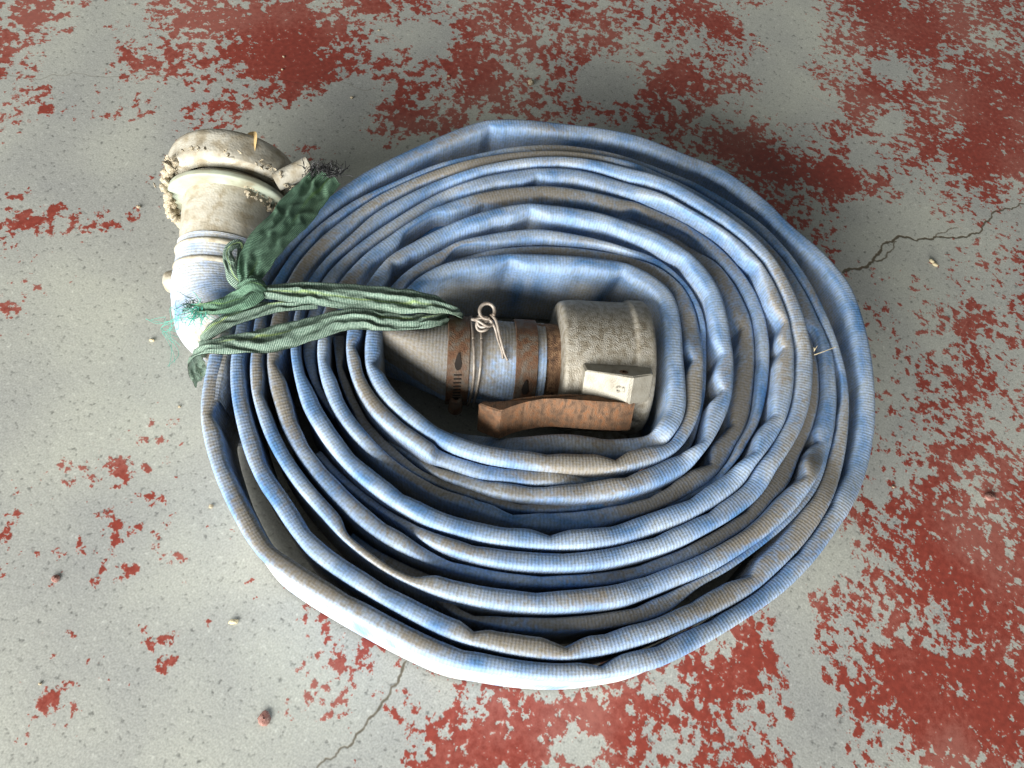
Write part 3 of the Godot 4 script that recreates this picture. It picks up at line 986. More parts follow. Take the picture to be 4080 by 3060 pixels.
# ---------------------------------------------------------------- couplings
func build_inner_coupling(hose: Node3D) -> void:
	var a := v3(-78, 57, -47)
	var axis := Vector3(1, 0, -0.01).normalized()
	# tube from the coil's start to the clamps
	var path := PackedVector3Array([v3(-117, 51, -98), v3(-130, 51, -84), v3(-135, 52, -68), v3(-126, 54, -54), v3(-104, 56, -48), v3(-76, 57, -47), v3(-20, 57, -47), v3(8, 57, -47)])
	part("hose_end", hose_end(path, [0.25, 0.62], 0.084, 0.012, 0.0365, 21.0, 0.0, 0.42, 0.1), M.hose, hose, "flattened hose end clamped to the coupling in the middle")
	# socket body with an end collar
	var sock := soften([[0.098, 0.030], [0.098, 0.0535], [0.100, 0.0565], [0.107, 0.0575], [0.157, 0.0575], [0.159, 0.0595], [0.170, 0.0600], [0.174, 0.058], [0.174, 0.030]], 0.002)
	var c := part("coupling_socket", lathe(a, axis, sock, 72, 0.0011), M.alu, hose, "dusty cast metal coupling socket in the middle of the coil")
	part("pipe_neck", lathe(a, axis, soften([[0.078, 0.030], [0.079, 0.0355], [0.1, 0.036], [0.112, 0.037]], 0.001), 56, 0.0008), M.rust, c)
	for k in 2:
		var x: float = [0.003, 0.060][k]
		var clamp_ := part("hose_clamp", lathe(a, axis, soften([[x, 0.0366], [x + 0.0003, 0.0386], [x + 0.0185, 0.0386], [x + 0.0188, 0.0366]], 0.0005), 64, 0.0004), M.clamp, hose, ["rusty worm drive clamp nearer the hose", "rusty worm drive clamp nearer the socket"][k])
		clamp_slots(clamp_, a, axis, x, [58.0, 28.0][k], k)
	# the lugs stand out from the socket towards the front; the cam lever lies below them
	var ld := Vector3(0, sin(deg_to_rad(36.0)), cos(deg_to_rad(36.0)))
	var lt := Vector3(0, cos(deg_to_rad(36.0)), -sin(deg_to_rad(36.0)))
	var lug := slab(PackedVector2Array([Vector2(0.112, 0.050), Vector2(0.113, 0.0625), Vector2(0.148, 0.0710), Vector2(0.151, 0.0712), Vector2(0.168, 0.0640), Vector2(0.169, 0.050)]), a + lt * 0.001, Vector3(1, 0, -0.01), ld, lt * 0.026, 0.0012, 0.0004)
	part("cam_lug", lug, M.alu_bright, c, "pale worn cast lug standing out from the socket")
	var l2d := Vector3(0, sin(deg_to_rad(-32.0)), cos(deg_to_rad(-32.0)))
	var l2t := Vector3(0, cos(deg_to_rad(-32.0)), -sin(deg_to_rad(-32.0)))
	part("cam_lug", slab(PackedVector2Array([Vector2(0.112, 0.050), Vector2(0.114, 0.064), Vector2(0.146, 0.070), Vector2(0.167, 0.062), Vector2(0.168, 0.050)]), a - l2t * 0.010, Vector3(1, 0, -0.01), l2d, l2t * 0.022, 0.0014, 0.0004), M.alu, c)
	var mark := TextMesh.new()
	mark.text = "C1"
	mark.font_size = 16
	mark.pixel_size = 0.00042
	mark.depth = 0.0006
	var mk := part("cast_mark", mark, M.alu_bright, c)
	var fx := Vector3(0.035, 0, 0) + ld * 0.0085
	mk.transform = Transform3D(Basis(fx.normalized(), lt, fx.normalized().cross(lt)), a + Vector3(0.1415, 0, 0) + ld * 0.0701 + lt * 0.0155)
	part("rivet", lathe(a + Vector3(0.144, 0, 0) + ld * 0.062 + lt * 0.0269, lt, [[0.0, 0.0040], [0.001, 0.0036], [0.0013, 0.0]], 20), M.rust, c)
	var lever := part("cam_lever", lever_mesh(a), M.rust_lever, hose, "rust brown cam lever folded along the socket")
	part("ring_hole", lathe(a + Vector3(0.043, 0.0287, 0.0673) + Vector3(0, cos(deg_to_rad(35.0)), -sin(deg_to_rad(35.0))) * 0.0118, Vector3(0, cos(deg_to_rad(35.0)), -sin(deg_to_rad(35.0))), [[0.0, 0.0052], [0.0004, 0.0050], [0.0005, 0.0]], 20), M.dark_hole, lever)
	# wire twisted round the hose between the clamps
	var wires := []
	for k in 2:
		var loop := PackedVector3Array()
		for i in 41:
			var ang := TAU * i / 40.0
			loop.append(a + axis * (0.024 + 0.0055 * k + 0.0016 * sin(ang * 2.0 + k)) + Vector3(0, cos(ang), sin(ang)) * (0.0388 + 0.0006 * sin(ang * 3.0)))
		wires.append(tube(loop, 0.0012, -1, 8, 0.0025))
	var top := a + v3(31, 38, -12)
	var knot := PackedVector3Array()
	for i in 46:
		var f := i / 45.0
		var ang := f * TAU * 2.6
		knot.append(top + v3(0, 2 + 9 * f, -3 * f) + Vector3(cos(ang), 0.25 * sin(ang * 2.0), sin(ang)) * lerpf(0.0052, 0.0034, f))
	wires.append(tube(knot, 0.0013, -1, 8, 0.0012))
	wires.append(tube(PackedVector3Array([top + v3(-9, 8, -3), top + v3(-4, 11, 0), top + v3(4, 10, 4), top + v3(8, 9, 1), top + v3(3, 12, -3), top + v3(-8, 11, -1)]), 0.0013, -1, 8, 0.0015))
	var curl := PackedVector3Array()
	for i in 20:
		var ang := -0.6 + TAU * 0.92 * i / 19.0
		curl.append(top + v3(3, 14, -8) + Vector3(cos(ang), 0.35 * sin(ang), -sin(ang)) * 0.0062)
	wires.append(tube(curl, 0.0015, -1, 8, 0.0015))
	wires.append(tube(PackedVector3Array([top + v3(6, 12, -6), top + v3(10, 12, -2), top + v3(14, 8, 10), top + v3(19, 1, 24), top + v3(22, -3, 28)]), 0.0014, 0.0011, 8, 0.0015))
	wires.append(tube(PackedVector3Array([top + v3(4, 9, -2), top + v3(9, 9, 2), top + v3(13, 4, 12), top + v3(17, 0, 22), top + v3(18, -4, 26)]), 0.0012, 0.0010, 8, 0.0015))
	part("wire_tie", join(wires), M.wire, hose, "grey binding wire twisted into a knot with two loose ends")

func clamp_slots(clamp_: Node, a: Vector3, axis: Vector3, x: float, deg: float, k: int) -> void:
	var r := 0.03875
	# a drop-shaped hole, then a row of worm slots round the band
	for i in 10:
		var ang := deg_to_rad(deg - (0.0 if i == 0 else 14.0 + (i - 1) * 5.2))
		var c := a + axis * (x + 0.0094)
		var pts := PackedVector2Array()
		if i == 0:
			for q in 14:
				var t := TAU * q / 14.0
				pts.append(Vector2(cos(t) * 0.0030 * (1.0 - 0.55 * maxf(0.0, -sin(t))), sin(t) * (0.0055 if sin(t) > 0 else 0.0095)))
		else:
			if k == 1:
				break
			pts = PackedVector2Array([Vector2(-0.0032, -0.0005), Vector2(0.0032, -0.0008), Vector2(0.0034, 0.0004), Vector2(-0.0030, 0.0007)])
		var nrm := Vector3(0, sin(ang), cos(ang))
		var down := Vector3(0, -cos(ang), sin(ang))
		part("clamp_slot", slab(pts, c + nrm * (r - 0.0006), axis, down, nrm * 0.0008, 0.0001), M.dark_hole, clamp_)
	if k == 0:
		var ang2 := deg_to_rad(-8.0)
		var at := a + axis * (x + 0.0094) + Vector3(0, sin(ang2), cos(ang2)) * 0.043
		part("worm_screw", lathe(at - axis * 0.0 + Vector3(0, 0.011, -0.004), Vector3(0, -1, 0.25), soften([[0.0, 0.0], [0.0, 0.0048], [0.004, 0.0052], [0.006, 0.0058], [0.016, 0.0062], [0.016, 0.0]], 0.001), 24), M.clamp, clamp_)

func lever_mesh(a: Vector3) -> ArrayMesh:
	# a thick bar that follows the socket, bowed along its length, with a blunt nose at the left cut at two angles
	var d := Vector3(0, sin(deg_to_rad(35.0)), cos(deg_to_rad(35.0)))
	var t := Vector3(0, cos(deg_to_rad(35.0)), -sin(deg_to_rad(35.0)))
	var at := a + Vector3(0, 0.0281, 0.0655)
	var front := [[30, -3.0], [31, -1.0], [44, 10.0], [47, 10.6], [55, 6.4], [66, 2.8], [78, 1.2], [92, 1.4], [106, 3.4], [120, 4.4], [134, 4.0], [146, 2.0], [156, -1.0]]
	var back := [[156, -8], [140, -6], [122, -5], [104, -5.5], [80, -6.0], [62, -5.0], [48, -3.0], [38, -5.0], [32, -5.5]]
	var o := PackedVector2Array()
	for q in front + back:
		o.append(Vector2(q[0], q[1]) * 0.001)
	return slab(o, at - t * 0.0165, Vector3(1, 0.045, -0.035), d, t * 0.0265, 0.0012, 0.0004, t * 0.0065, Vector2(0.040, 0.160))

func build_outer_coupling(hose: Node3D) -> void:
	var a := v3(-281, 42, -101)
	var axis := Vector3(0.0, 0.19, -1.0).normalized()
	var path := PackedVector3Array([v3(-251, 50, 20), v3(-251, 50, -6), v3(-252, 48, -35), v3(-263, 44, -64), v3(-275, 41, -86), v3(-281, 43.5, -109), v3(-281, 51.5, -151)])
	part("hose_end", hose_end(path, [0.22, 0.62], 0.098, 0.013, 0.0385, 24.0, 0.5, 0.08, 0.75), M.hose, hose, "hose end widening onto the coupling outside the coil")
	for k in 2:
		var x: float = [0.026, 0.043][k]
		part("band_ridge", lathe(a, axis, soften([[x - 0.003, 0.038], [x - 0.0012, 0.0402], [x + 0.0012, 0.0402], [x + 0.003, 0.038]], 0.001), 56, 0.0006), M.cream, hose, ["dusty ridge round the hose end, nearer the strap", "dusty ridge round the hose end, nearer the cap"][k])
	var body := part("coupling_body", lathe(a, axis, soften([[0.047, 0.034], [0.047, 0.0375], [0.062, 0.0385], [0.084, 0.0395], [0.100, 0.040], [0.110, 0.042]], 0.002), 64, 0.0012), M.cream, hose, "cream coloured coupling neck caked with dirt")
	part("gasket_ring", lathe(a, axis, soften([[0.096, 0.036], [0.096, 0.0515], [0.0972, 0.0535], [0.1015, 0.0535], [0.104, 0.050], [0.106, 0.042]], 0.001), 64, 0.0006), M.gasket, body, "pale mint green ring")
	part("end_cap", lathe(a, axis, soften([[0.110, 0.044], [0.111, 0.0545], [0.115, 0.057], [0.133, 0.0575], [0.141, 0.0550], [0.143, 0.048], [0.141, 0.036], [0.141, 0.0]], 0.003), 72, 0.0014), M.cream, body, "round cream end cap of the outer coupling")
	# crust of dried mud in the groove between ring and cap
	var bits := []
	rng.seed = 61
	for i in 260:
		var ang := rng.randf_range(-0.3, PI + 0.5)
		var t := rng.randfn(0.108, 0.003)
		if rng.randf() < 0.4:
			ang = rng.randf_range(0.1, 1.1)
			t = rng.randf_range(0.084, 0.112)
		var r := 0.050 if t > 0.105 else lerpf(0.040, 0.049, clampf((t - 0.08) / 0.02, 0, 1))
		if t > 0.0965 and t < 0.105:
			r = 0.0648
		var d := Vector3(cos(ang), sin(ang), 0)
		var m := lump(Vector3(rng.randf_range(0.001, 0.0028), rng.randf_range(0.0004, 0.0009), rng.randf_range(0.001, 0.0030)), i, 0.9, 6)
		bits.append([m, Transform3D(Basis.from_euler(Vector3(rng.randf() * 3.0, rng.randf() * 3.0, rng.randf() * 3.0)), a + axis * t + d * r)])
	for i in 64:   # a rind of dried mud peeling off on the left
		var f := i / 63.0
		var ang := lerpf(PI * 0.74, PI * 1.13, f) + rng.randfn(0, 0.03)
		var d := Vector3(cos(ang), sin(ang), 0)
		var m := lump(Vector3(rng.randf_range(0.003, 0.0055), rng.randf_range(0.0016, 0.0034), rng.randf_range(0.003, 0.006)), i + 300, 0.5, 8)
		bits.append([m, Transform3D(Basis.from_euler(Vector3(rng.randfn(0, 0.5), rng.randfn(0, 0.7), ang + rng.randfn(0, 0.4))), a + axis * (0.107 - 0.012 * sin(f * 2.0) + rng.randfn(0, 0.003)) + d * (0.0545 + 0.002 * sin(f * 9.0) + rng.randfn(0, 0.0012)))])
	var st := SurfaceTool.new()
	for b in bits:
		st.append_from(b[0], 0, b[1])
	part("mud_crust", st.commit(), M.crust, body, "dried mud crumbling from the groove").set_meta("kind", "stuff")
	# stub pipe on the right and a small round lug on the left
	part("stub_pipe", lathe(a + axis * 0.094 + v3(46, 30, -9), Vector3(0.86, 0.25, -0.42), soften([[0.0, 0.0085], [0.034, 0.0085], [0.0345, 0.0080], [0.0345, 0.0062], [0.024, 0.006], [0.024, 0.0]], 0.0008), 32, 0.0004), M.cream, body, "short open stub pipe on the coupling")
	part("side_lug", lathe(a + axis * 0.026 + v3(-34, -12, 0), Vector3(-1, 0.05, 0.25), soften([[0.0, 0.011], [0.012, 0.0105], [0.017, 0.008], [0.019, 0.0]], 0.003), 32, 0.0005), M.cream, body, "rounded lug low on the left of the coupling")

# ---------------------------------------------------------------- cloth strip
# path: points with (x, y, z, width, twist in degrees) in mm; pleats run along it.
func ribbon(path: Array, pleats: float, depth: float, seed_: int, ravel := 0.0) -> ArrayMesh:
	var c := PackedVector3Array()
	var e := PackedVector3Array()
	for q in path:
		c.append(v3(q[0], q[1], q[2]))
		e.append(Vector3(q[3] * 0.001, deg_to_rad(q[4]), 0))
	var p := PackedVector3Array()
	var w := PackedVector3Array()
	for i in c.size() - 1:
		var k := maxi(3, int(c[i].distance_to(c[i + 1]) / 0.0016))
		for t in k:
			p.append(crom(c, i, float(t) / k))
			w.append(e[i].lerp(e[i + 1], smoothstep(0.0, 1.0, float(t) / k)))
	p.append(c[c.size() - 1])
	w.append(e[e.size() - 1])
	var n := p.size()
	var nv := 40
	var sheets := []
	var uv := PackedVector2Array()
	var col := PackedColorArray()
	var v := PackedVector3Array()
	var ups := PackedVector3Array()
	ups.resize(n)
	var tans := PackedVector3Array()
	var flat := 0
	for i in n:
		tans.append((p[mini(i + 1, n - 1)] - p[maxi(i - 1, 0)]).normalized())
		if absf(tans[i].y) + 0.3 * absf(i / float(n) - 0.5) < absf(tans[flat].y) + 0.3 * absf(flat / float(n) - 0.5):
			flat = i
	for way in [1, -1]:
		var u := Vector3.UP
		var i := flat
		while i >= 0 and i < n:
			u = (u - tans[i] * u.dot(tans[i])).normalized()
			ups[i] = u
			i += way
	var at := 0.0
	var stripe := 0.62
	for i in n:
		var t := tans[i]
		var up := ups[i]
		var side := t.cross(up).normalized()
		if i > 0:
			at += p[i].distance_to(p[i - 1])
		var tw := w[i].y
		var s2 := side * cos(tw) + up * sin(tw)
		var u2 := up * cos(tw) - side * sin(tw)
		for j in nv * 2 + 1:
			# round the strip: upper face out, lower face back
			var upper := j <= nv
			var f := float(j) / nv if upper else float(nv * 2 - j) / nv
			var x := f - 0.5
			var fold := sin((f + 0.10 * wear.get_noise_2d(at * 120.0, seed_ * 9.0)) * TAU * pleats + wear.get_noise_2d(at * 200.0, seed_ * 30.0) * 4.2 + wear.get_noise_3d(at * 330.0, f * 9.0, seed_ * 3.0) * 3.0)
			fold = signf(fold) * pow(absf(fold), 0.7)
			var fold2 := wear.get_noise_3d(at * 200.0, f * 26.0, seed_ * 12.0)
			var edge := 1.0 + 0.10 * wear.get_noise_2d(at * 300.0, seed_ * 5.0 + (0.0 if x < 0 else 40.0))
			var y := depth * (fold * 0.75 * (0.6 + 1.2 * wear.get_noise_2d(at * 150.0, seed_ * 44.0)) + fold2 * 0.5) * (1.0 - pow(absf(x) * 2.0, 4.0) * 0.7)
			y -= 4.0 * x * x * depth * 0.9
			if not upper:
				y -= 0.0008
			v.append(p[i] + s2 * x * w[i].x * edge + u2 * y)
			uv.append(Vector2(at / 0.0205, f * w[i].x * 1.6 / 0.0205))
			var k := clampf(0.80 + 0.28 * wear.get_noise_3d(at * 160.0, f * 8.0, seed_ * 20.0), 0.5, 1.0)
			var cc := Color(k, k, k * 0.97)
			var yl := exp(-pow((f - stripe - 0.10 * wear.get_noise_2d(at * 70.0, seed_ * 3.0)) / 0.028, 2.0)) * clampf(0.5 + 1.6 * wear.get_noise_2d(at * 130.0, seed_ * 8.0), 0.0, 1.0)
			cc = cc.lerp(Color(1.5, 1.35, 0.30), yl * 0.8)
			var ds := clampf(wear.get_noise_3d(at * 60.0, f * 5.0, 7.0 + seed_) * 1.3 - 0.1, 0.0, 0.5)
			cc = cc.lerp(Color(1.05, 0.88, 0.70), ds)
			col.append(cc)
	return grid_mesh(v, n, nv * 2 + 1, true, uv, col)

func fray(called: String, at: Vector3, dir: Vector3, spread: float, count: int, length: float, mat: Material, parent: Node, r := 0.00022) -> void:
	var list := []
	for i in count:
		var d := (dir + Vector3(rng.randfn(0, spread), rng.randfn(0, spread * 0.7), rng.randfn(0, spread))).normalized()
		var l := length * rng.randf_range(0.35, 1.2)
		var pts := PackedVector3Array()
		var q := at + Vector3(rng.randfn(0, 0.0032), rng.randfn(0, 0.0015), rng.randfn(0, 0.0032))
		for k in 6:
			pts.append(q)
			d = (d + Vector3(rng.randfn(0, 0.35), rng.randfn(0, 0.25) - 0.05, rng.randfn(0, 0.35))).normalized()
			q += d * l / 5.0
			q.y = maxf(q.y, 0.0006)
		list.append(tube(pts, r, r * 0.7, 5))
	part(called, join(list), mat, parent).set_meta("kind", "stuff")

func build_strap() -> void:
	var s := thing("cloth_strap", "green woven cloth strip knotted round one side of the rolled hose", "strap")
	part("band", ribbon([[-229, 112, -71, 9.4, 0], [-218, 114, -72, 13.7, 0], [-201, 112, -74, 18.7, 0], [-182, 111, -75, 21.6, 0], [-149, 111, -73, 24.5, -4], [-115, 112, -72, 24.5, 0], [-88, 112, -71, 20.2, 8], [-75, 108, -70, 11.5, 20], [-67, 96, -74, 10.1, 40], [-65, 70, -85, 10.1, 60], [-65, 30, -107, 10.1, 60]], 2.6, 0.0032, 1), M.cloth, s, "upper band running from the knot into the middle of the coil")
	part("band", ribbon([[-73, 30, -110, 12.0, 0], [-75, 80, -79, 12.0, 0], [-85, 103, -62, 12.9, 0], [-104, 108, -55, 14.6, 0], [-128, 110, -53, 18.1, 0], [-154, 110, -53, 18.9, 0], [-179, 110, -44, 20.6, 0], [-210, 110, -32, 23.2, 0], [-243, 109, -25, 18.1, -6], [-262, 107, -23, 13.8, -14], [-271, 100, -22, 12.9, -30], [-279, 80, -25, 14.6, -40], [-288, 40, -35, 17.2, -40], [-293, 6, -42, 17.2, -40]], 2.4, 0.0030, 2), M.cloth, s, "lower band with a yellow stripe wrapped over the coil's edge")
	part("band", ribbon([[-182, 106, -67, 7.2, 0], [-208, 108, -63, 10.1, 0], [-230, 109, -56, 13.7, 0], [-248, 109, -46, 13.0, 0], [-259, 108, -38, 12.2, 0], [-267, 102, -33, 11.5, -20], [-274, 80, -36, 11.5, -40], [-284, 40, -46, 11.5, -40]], 2.0, 0.0028, 3), M.cloth, s, "short band crossing behind the others at the coil's edge")
	part("tail", ribbon([[-237, 116, -75, 16.0, 0], [-236, 120, -83, 24.0, 0], [-231, 122, -100, 29.0, 4], [-226, 122, -115, 33.0, 0], [-215, 120, -135, 32.0, -4], [-202, 114, -167, 33.0, -4], [-194, 112, -184, 31.0, 0], [-188, 112, -196, 30.0, 0]], 2.6, 0.0030, 4), M.cloth_dark, s, "long loose tail with a charred end")
	part("tail", ribbon([[-227, 116, -71, 14.4, 0], [-235, 116, -64, 17.3, 0], [-245, 114, -60, 17.3, 10], [-258, 111, -57, 13.0, 0], [-272, 106, -57, 10.1, 0], [-278, 102, -58, 8.6, 0]], 1.6, 0.0040, 5), M.cloth_dark, s, "short tail with a frayed teal end")
	part("knot", ribbon([[-240, 112, -75, 10.1, 0], [-247, 118, -79, 11.5, 10], [-253, 121, -91, 10.1, 20], [-257, 120, -102, 8.6, 30], [-254, 121, -109, 9.4, 20], [-247, 118, -114, 8.6, 0], [-245, 112, -109, 8.6, 0], [-246, 108, -95, 8.6, 0]], 1.5, 0.0035, 6), M.cloth, s, "loop of the knot")
	part("knot", ribbon([[-248, 108, -70, 11.5, 0], [-240, 119, -71, 13.0, 0], [-232, 124, -73, 14.4, 0], [-225, 122, -73, 14.4, 0], [-221, 112, -74, 13.0, 0], [-225, 100, -75, 11.5, 0]], 2.0, 0.0035, 7), M.cloth_dark, s, "turn of cloth over the knot")
	rng.seed = 71
	for q in [v3(-202, 112, -199), v3(-194, 113, -198), v3(-187, 113, -198), v3(-180, 113, -197)]:
		fray("charred_fringe", q, Vector3(0.3, 0.2, -0.8), 0.7, 34, 0.011, M.char, s, 0.0004)
	fray("frayed_fringe", v3(-278, 103, -59), Vector3(-1, -0.2, 0.2), 0.6, 40, 0.014, M.thread_dark, s, 0.00028)
	fray("frayed_fringe", v3(-272, 104, -55), Vector3(-0.4, -0.2, 0.8), 0.6, 46, 0.014, M.thread, s, 0.00028)
	fray("frayed_fringe", v3(-250, 104, -55), Vector3(0.1, -0.4, 0.9), 0.5, 26, 0.010, M.thread, s, 0.00026)
	var threads := []
	for k in 9:
		var w := PackedVector3Array([v3(-278, 100, -56), v3(-293, 82, -60), v3(-309, 60, -68), v3(-327, 35, -81), v3(-332, 6, -84), v3(-327, 3, -70), v3(-325, 2, -59)])
		if k % 3 == 1:
			w = PackedVector3Array([v3(-278, 100, -57), v3(-299, 80, -68), v3(-311, 60, -77), v3(-312, 40, -76), v3(-327, 20, -81), v3(-319, 8, -80)])
		elif k % 3 == 2:
			w = PackedVector3Array([v3(-275, 100, -55), v3(-287, 76, -58), v3(-306, 60, -69), v3(-320, 48, -77), v3(-334, 40, -80)])
		for i in range(1, w.size()):
			w[i] += Vector3(rng.randfn(0, 0.004), 0, rng.randfn(0, 0.004))
		threads.append(tube(w, 0.0002, 0.00016, 5, 0.004))
	part("loose_thread", join(threads), M.thread, s, "loose teal threads hanging to the floor").set_meta("kind", "stuff")
	rng.seed = 17

# ---------------------------------------------------------------- small things
func husk() -> ArrayMesh:
	var list := []
	for k in 2:
		var m := lump(Vector3(0.0036, 0.0016, 0.0021), 40 + k, 0.25, 10)
		var st := SurfaceTool.new()
		st.append_from(m, 0, Transform3D(Basis(Vector3.UP, 0.3 * k), v3(-2.4 + 5.0 * k, 0, 0.6 * k)))
		list.append(st.commit())
	return join(list)

func leaf() -> ArrayMesh:
	var v := PackedVector3Array()
	var uv := PackedVector2Array()
	for i in 15:
		var f := i / 14.0
		var w := 0.0044 * sin(PI * pow(f, 0.7)) + 0.0002
		for j in 7:
			var x := j / 6.0 - 0.5
			v.append(Vector3(x * 2.0 * w, 0.003 * f * (1.0 - f) * 4.0 + absf(x) * w * 1.3, (f - 0.5) * 0.026))
			uv.append(Vector2(x, f))
	return grid_mesh(v, 15, 7, false, uv)

func build_litter() -> void:
	rng.seed = 23
	lone("pebble", lump(Vector3(0.0036, 0.0026, 0.0036), 3, 0.6), M.stone, "tan crumb of earth on the bare floor above the coil", "pebble", "", Vector3(0.0111, 0.0020, -0.4523))
	lone("pebble", lump(Vector3(0.0019, 0.0014, 0.0017), 5, 0.5), M.stone, "pale pebble on the floor left of the coil's lower edge", "pebble", "", Vector3(-0.2659, 0.0010, 0.0738))
	lone("pebble", lump(Vector3(0.0034, 0.0012, 0.0019), 6, 0.5), M.straw_pale, "yellowish chip on the floor below the coil's lower left edge", "pebble", "", Vector3(-0.2328, 0.0010, 0.1672))
	lone("pebble", lump(Vector3(0.0020, 0.0015, 0.0016), 8, 0.5), M.stone, "white grit beside the outer coupling, to its left", "pebble", "", Vector3(-0.3876, 0.0010, -0.2321))
	lone("pebble", lump(Vector3(0.0022, 0.0012, 0.0014), 9, 0.5), M.straw_pale, "straw coloured crumb left of the loose teal threads", "pebble", "", Vector3(-0.3448, 0.0010, -0.0816))
	lone("paint_blister", lump(Vector3(0.0042, 0.0022, 0.0054), 11, 0.3), M.redstone, "larger brownish red lump on the floor at the bottom", "blister", "", Vector3(-0.1995, 0.0010, 0.2373))
	lone("paint_blister", lump(Vector3(0.0030, 0.0016, 0.0030), 12, 0.3), M.redstone, "small brownish red lump among paint specks on the left", "blister", "", Vector3(-0.3744, 0.0010, 0.1366))
	lone("paint_blister", lump(Vector3(0.0058, 0.0022, 0.0040), 13, 0.15), M.redstone, "smooth red lump on the painted floor right of the coil", "blister", "", Vector3(0.4467, 0.0010, 0.0400))
	lone("seed_husk", husk(), M.straw_pale, "dry pale seed husk on the floor below the crack", "husk", "", Vector3(0.4588, 0.0020, -0.2299), Vector3(0, -0.9, 0))
	lone("dry_leaf", leaf(), M.straw, "curled straw coloured leaf scrap on top of the end cap", "leaf", "", Vector3(-0.2537, 0.1120, -0.2243), Vector3(0.12, 0.15, 0.1))
	lone("straw", tube(PackedVector3Array([Vector3(0.2380, 0.1030, -0.0462), Vector3(0.2472, 0.1040, -0.0497), Vector3(0.2594, 0.1030, -0.0554)]), 0.00045, 0.0003, 6), M.straw_pale, "thin dry straw lying across the rims on the right", "straw")
	lone("straw", join([tube(PackedVector3Array([Vector3(0.2383, 0.1030, -0.0497), Vector3(0.2398, 0.1040, -0.0520), Vector3(0.2411, 0.1050, -0.0540)]), 0.0004, 0.0002, 6), tube(PackedVector3Array([Vector3(0.2389, 0.1030, -0.0507), Vector3(0.2384, 0.1040, -0.0520), Vector3(0.2377, 0.1050, -0.0521)]), 0.0003, 0.0002, 6)]), M.straw_pale, "tiny forked straw bit just above the long straw", "straw")
	lone("grit_crumb", lump(Vector3(0.0019, 0.0014, 0.0016), 60, 0.5, 7), M.stone, "tiny pale crumb of grit on bare concrete above the outer coupling", "crumb", "crumbs of grit scattered on the floor", Vector3(-0.1928, 0.0006, -0.4053))
	lone("grit_crumb", lump(Vector3(0.0014, 0.0010, 0.0012), 61, 0.5, 7), M.stone, "tiny pale crumb of grit on red paint left of the top edge's middle", "crumb", "crumbs of grit scattered on the floor", Vector3(-0.2749, 0.0006, -0.4594))
	lone("grit_crumb", lump(Vector3(0.0017, 0.0012, 0.0014), 62, 0.5, 7), M.stone, "tiny pale crumb of grit on bare concrete between two paint patches above the coil", "crumb", "crumbs of grit scattered on the floor", Vector3(-0.0855, 0.0006, -0.4520))
	lone("grit_crumb", lump(Vector3(0.0018, 0.0013, 0.0015), 63, 0.5, 7), M.stone, "tiny pale crumb of grit on red paint near the top edge, right of centre", "crumb", "crumbs of grit scattered on the floor", Vector3(0.3073, 0.0006, -0.5599))
	lone("grit_crumb", lump(Vector3(0.0013, 0.0009, 0.0011), 64, 0.5, 7), M.stone, "tiny pale crumb of grit on red paint above the left coupling", "crumb", "crumbs of grit scattered on the floor", Vector3(-0.2737, 0.0006, -0.4391))
	lone("grit_crumb", lump(Vector3(0.0013, 0.0009, 0.0011), 65, 0.5, 7), M.stone, "tiny pale crumb of grit on red paint in the large patch at the upper left", "crumb", "crumbs of grit scattered on the floor", Vector3(-0.1711, 0.0006, -0.5177))
	lone("grit_crumb", lump(Vector3(0.0013, 0.0009, 0.0011), 66, 0.5, 7), M.stone, "tiny pale crumb of grit on the paint just outside the coil's upper right rim", "crumb", "crumbs of grit scattered on the floor", Vector3(0.1639, 0.0006, -0.3265))
	lone("grit_crumb", lump(Vector3(0.0014, 0.0010, 0.0012), 67, 0.5, 7), M.stone, "tiny pale crumb of grit on the painted floor low on the right", "crumb", "crumbs of grit scattered on the floor", Vector3(0.3511, 0.0006, 0.0336))
	lone("grit_crumb", lump(Vector3(0.0013, 0.0009, 0.0011), 68, 0.5, 7), M.stone, "tiny pale crumb of grit near the lower left corner", "crumb", "crumbs of grit scattered on the floor", Vector3(-0.3660, 0.0006, 0.2144))
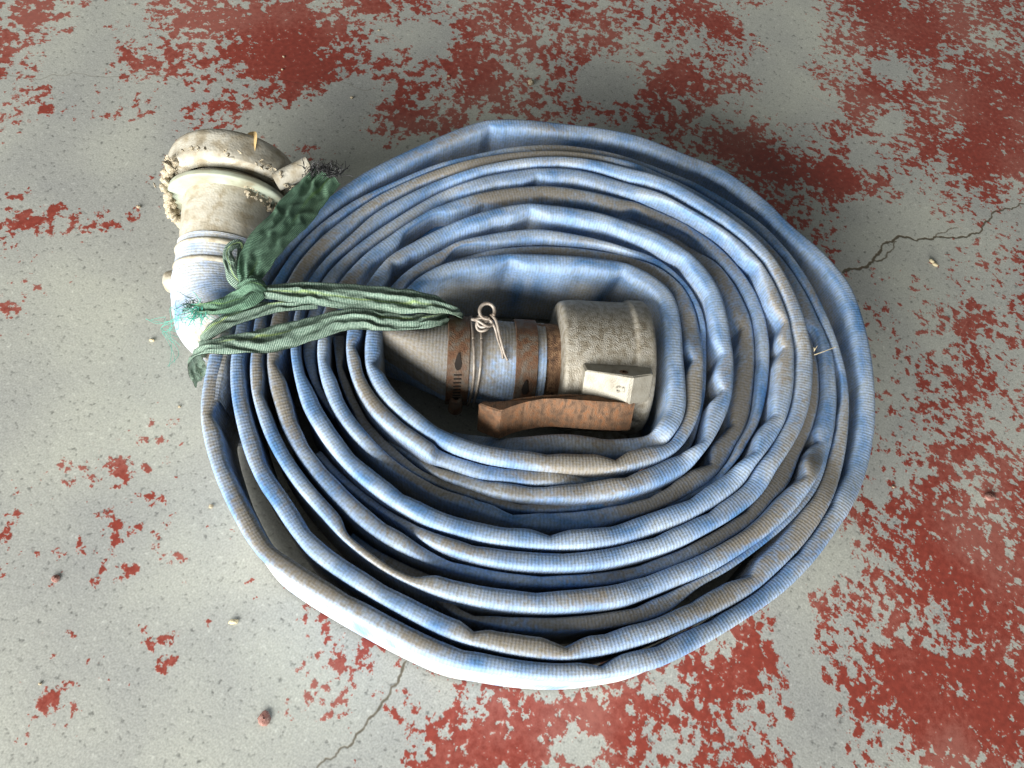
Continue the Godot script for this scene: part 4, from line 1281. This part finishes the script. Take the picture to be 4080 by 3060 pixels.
	lone("grit_crumb", lump(Vector3(0.0013, 0.0009, 0.0011), 69, 0.5, 7), M.stone, "tiny pale crumb of grit left of the coil, level with its middle", "crumb", "crumbs of grit scattered on the floor", Vector3(-0.3083, 0.0006, -0.0163))
	lone("wood_chip", lump(Vector3(0.0042, 0.0022, 0.0036), 15, 0.3), M.pink, "pinkish chip wedged between the rims below the lever", "chip", "", Vector3(0.0838, 0.0880, 0.0585))

# ---------------------------------------------------------------- scene
func _ready() -> void:
	rng.seed = 7
	for n in [dirt, wear, fine]:
		n.noise_type = FastNoiseLite.TYPE_SIMPLEX_SMOOTH
		n.frequency = 0.1
		n.fractal_octaves = 3
	dirt.seed = 3
	wear.seed = 5
	fine.seed = 11
	# camera
	var cam := Camera3D.new()
	cam.name = "camera"
	cam.fov = 53.1
	cam.near = 0.02
	cam.far = 60.0
	cam.transform = Transform3D(Basis(Vector3(0.993867, 0.110578, 0.000000), Vector3(-0.048985, 0.440276, -0.896525), Vector3(-0.099136, 0.891027, 0.442992)).orthonormalized(), Vector3(-0.083496, 0.650000, 0.267919))
	add_child(cam)
	cam.current = true
	# light: an open doorway to the lower left, and the dim grey of the room
	var env := Environment.new()
	env.background_mode = Environment.BG_COLOR
	env.background_color = Color(0.46, 0.47, 0.462)
	env.background_energy_multiplier = 1.0
	env.tonemap_mode = Environment.TONE_MAPPER_LINEAR
	env.tonemap_exposure = 1.0
	env.sdfgi_enabled = true
	env.ssao_enabled = true
	env.ssil_enabled = true
	var we := WorldEnvironment.new()
	we.name = "room_light"
	we.environment = env
	add_child(we)
	var door := AreaLight3D.new()
	door.name = "doorway_light"
	door.area_size = Vector2(4.6, 1.7)
	door.light_energy = 49.0
	door.light_color = Color(1.0, 0.995, 0.975)
	door.area_range = 12.0
	door.shadow_enabled = true
	door.position = Vector3(-1.75, 0.98, 2.65)
	door.basis = Basis.looking_at((Vector3(0.0, 0.05, 0.0) - door.position).normalized())
	add_child(door)

	make_materials()
	build_floor()
	var hose := build_hose()
	build_inner_coupling(hose)
	build_outer_coupling(hose)
	build_strap()
	build_litter()
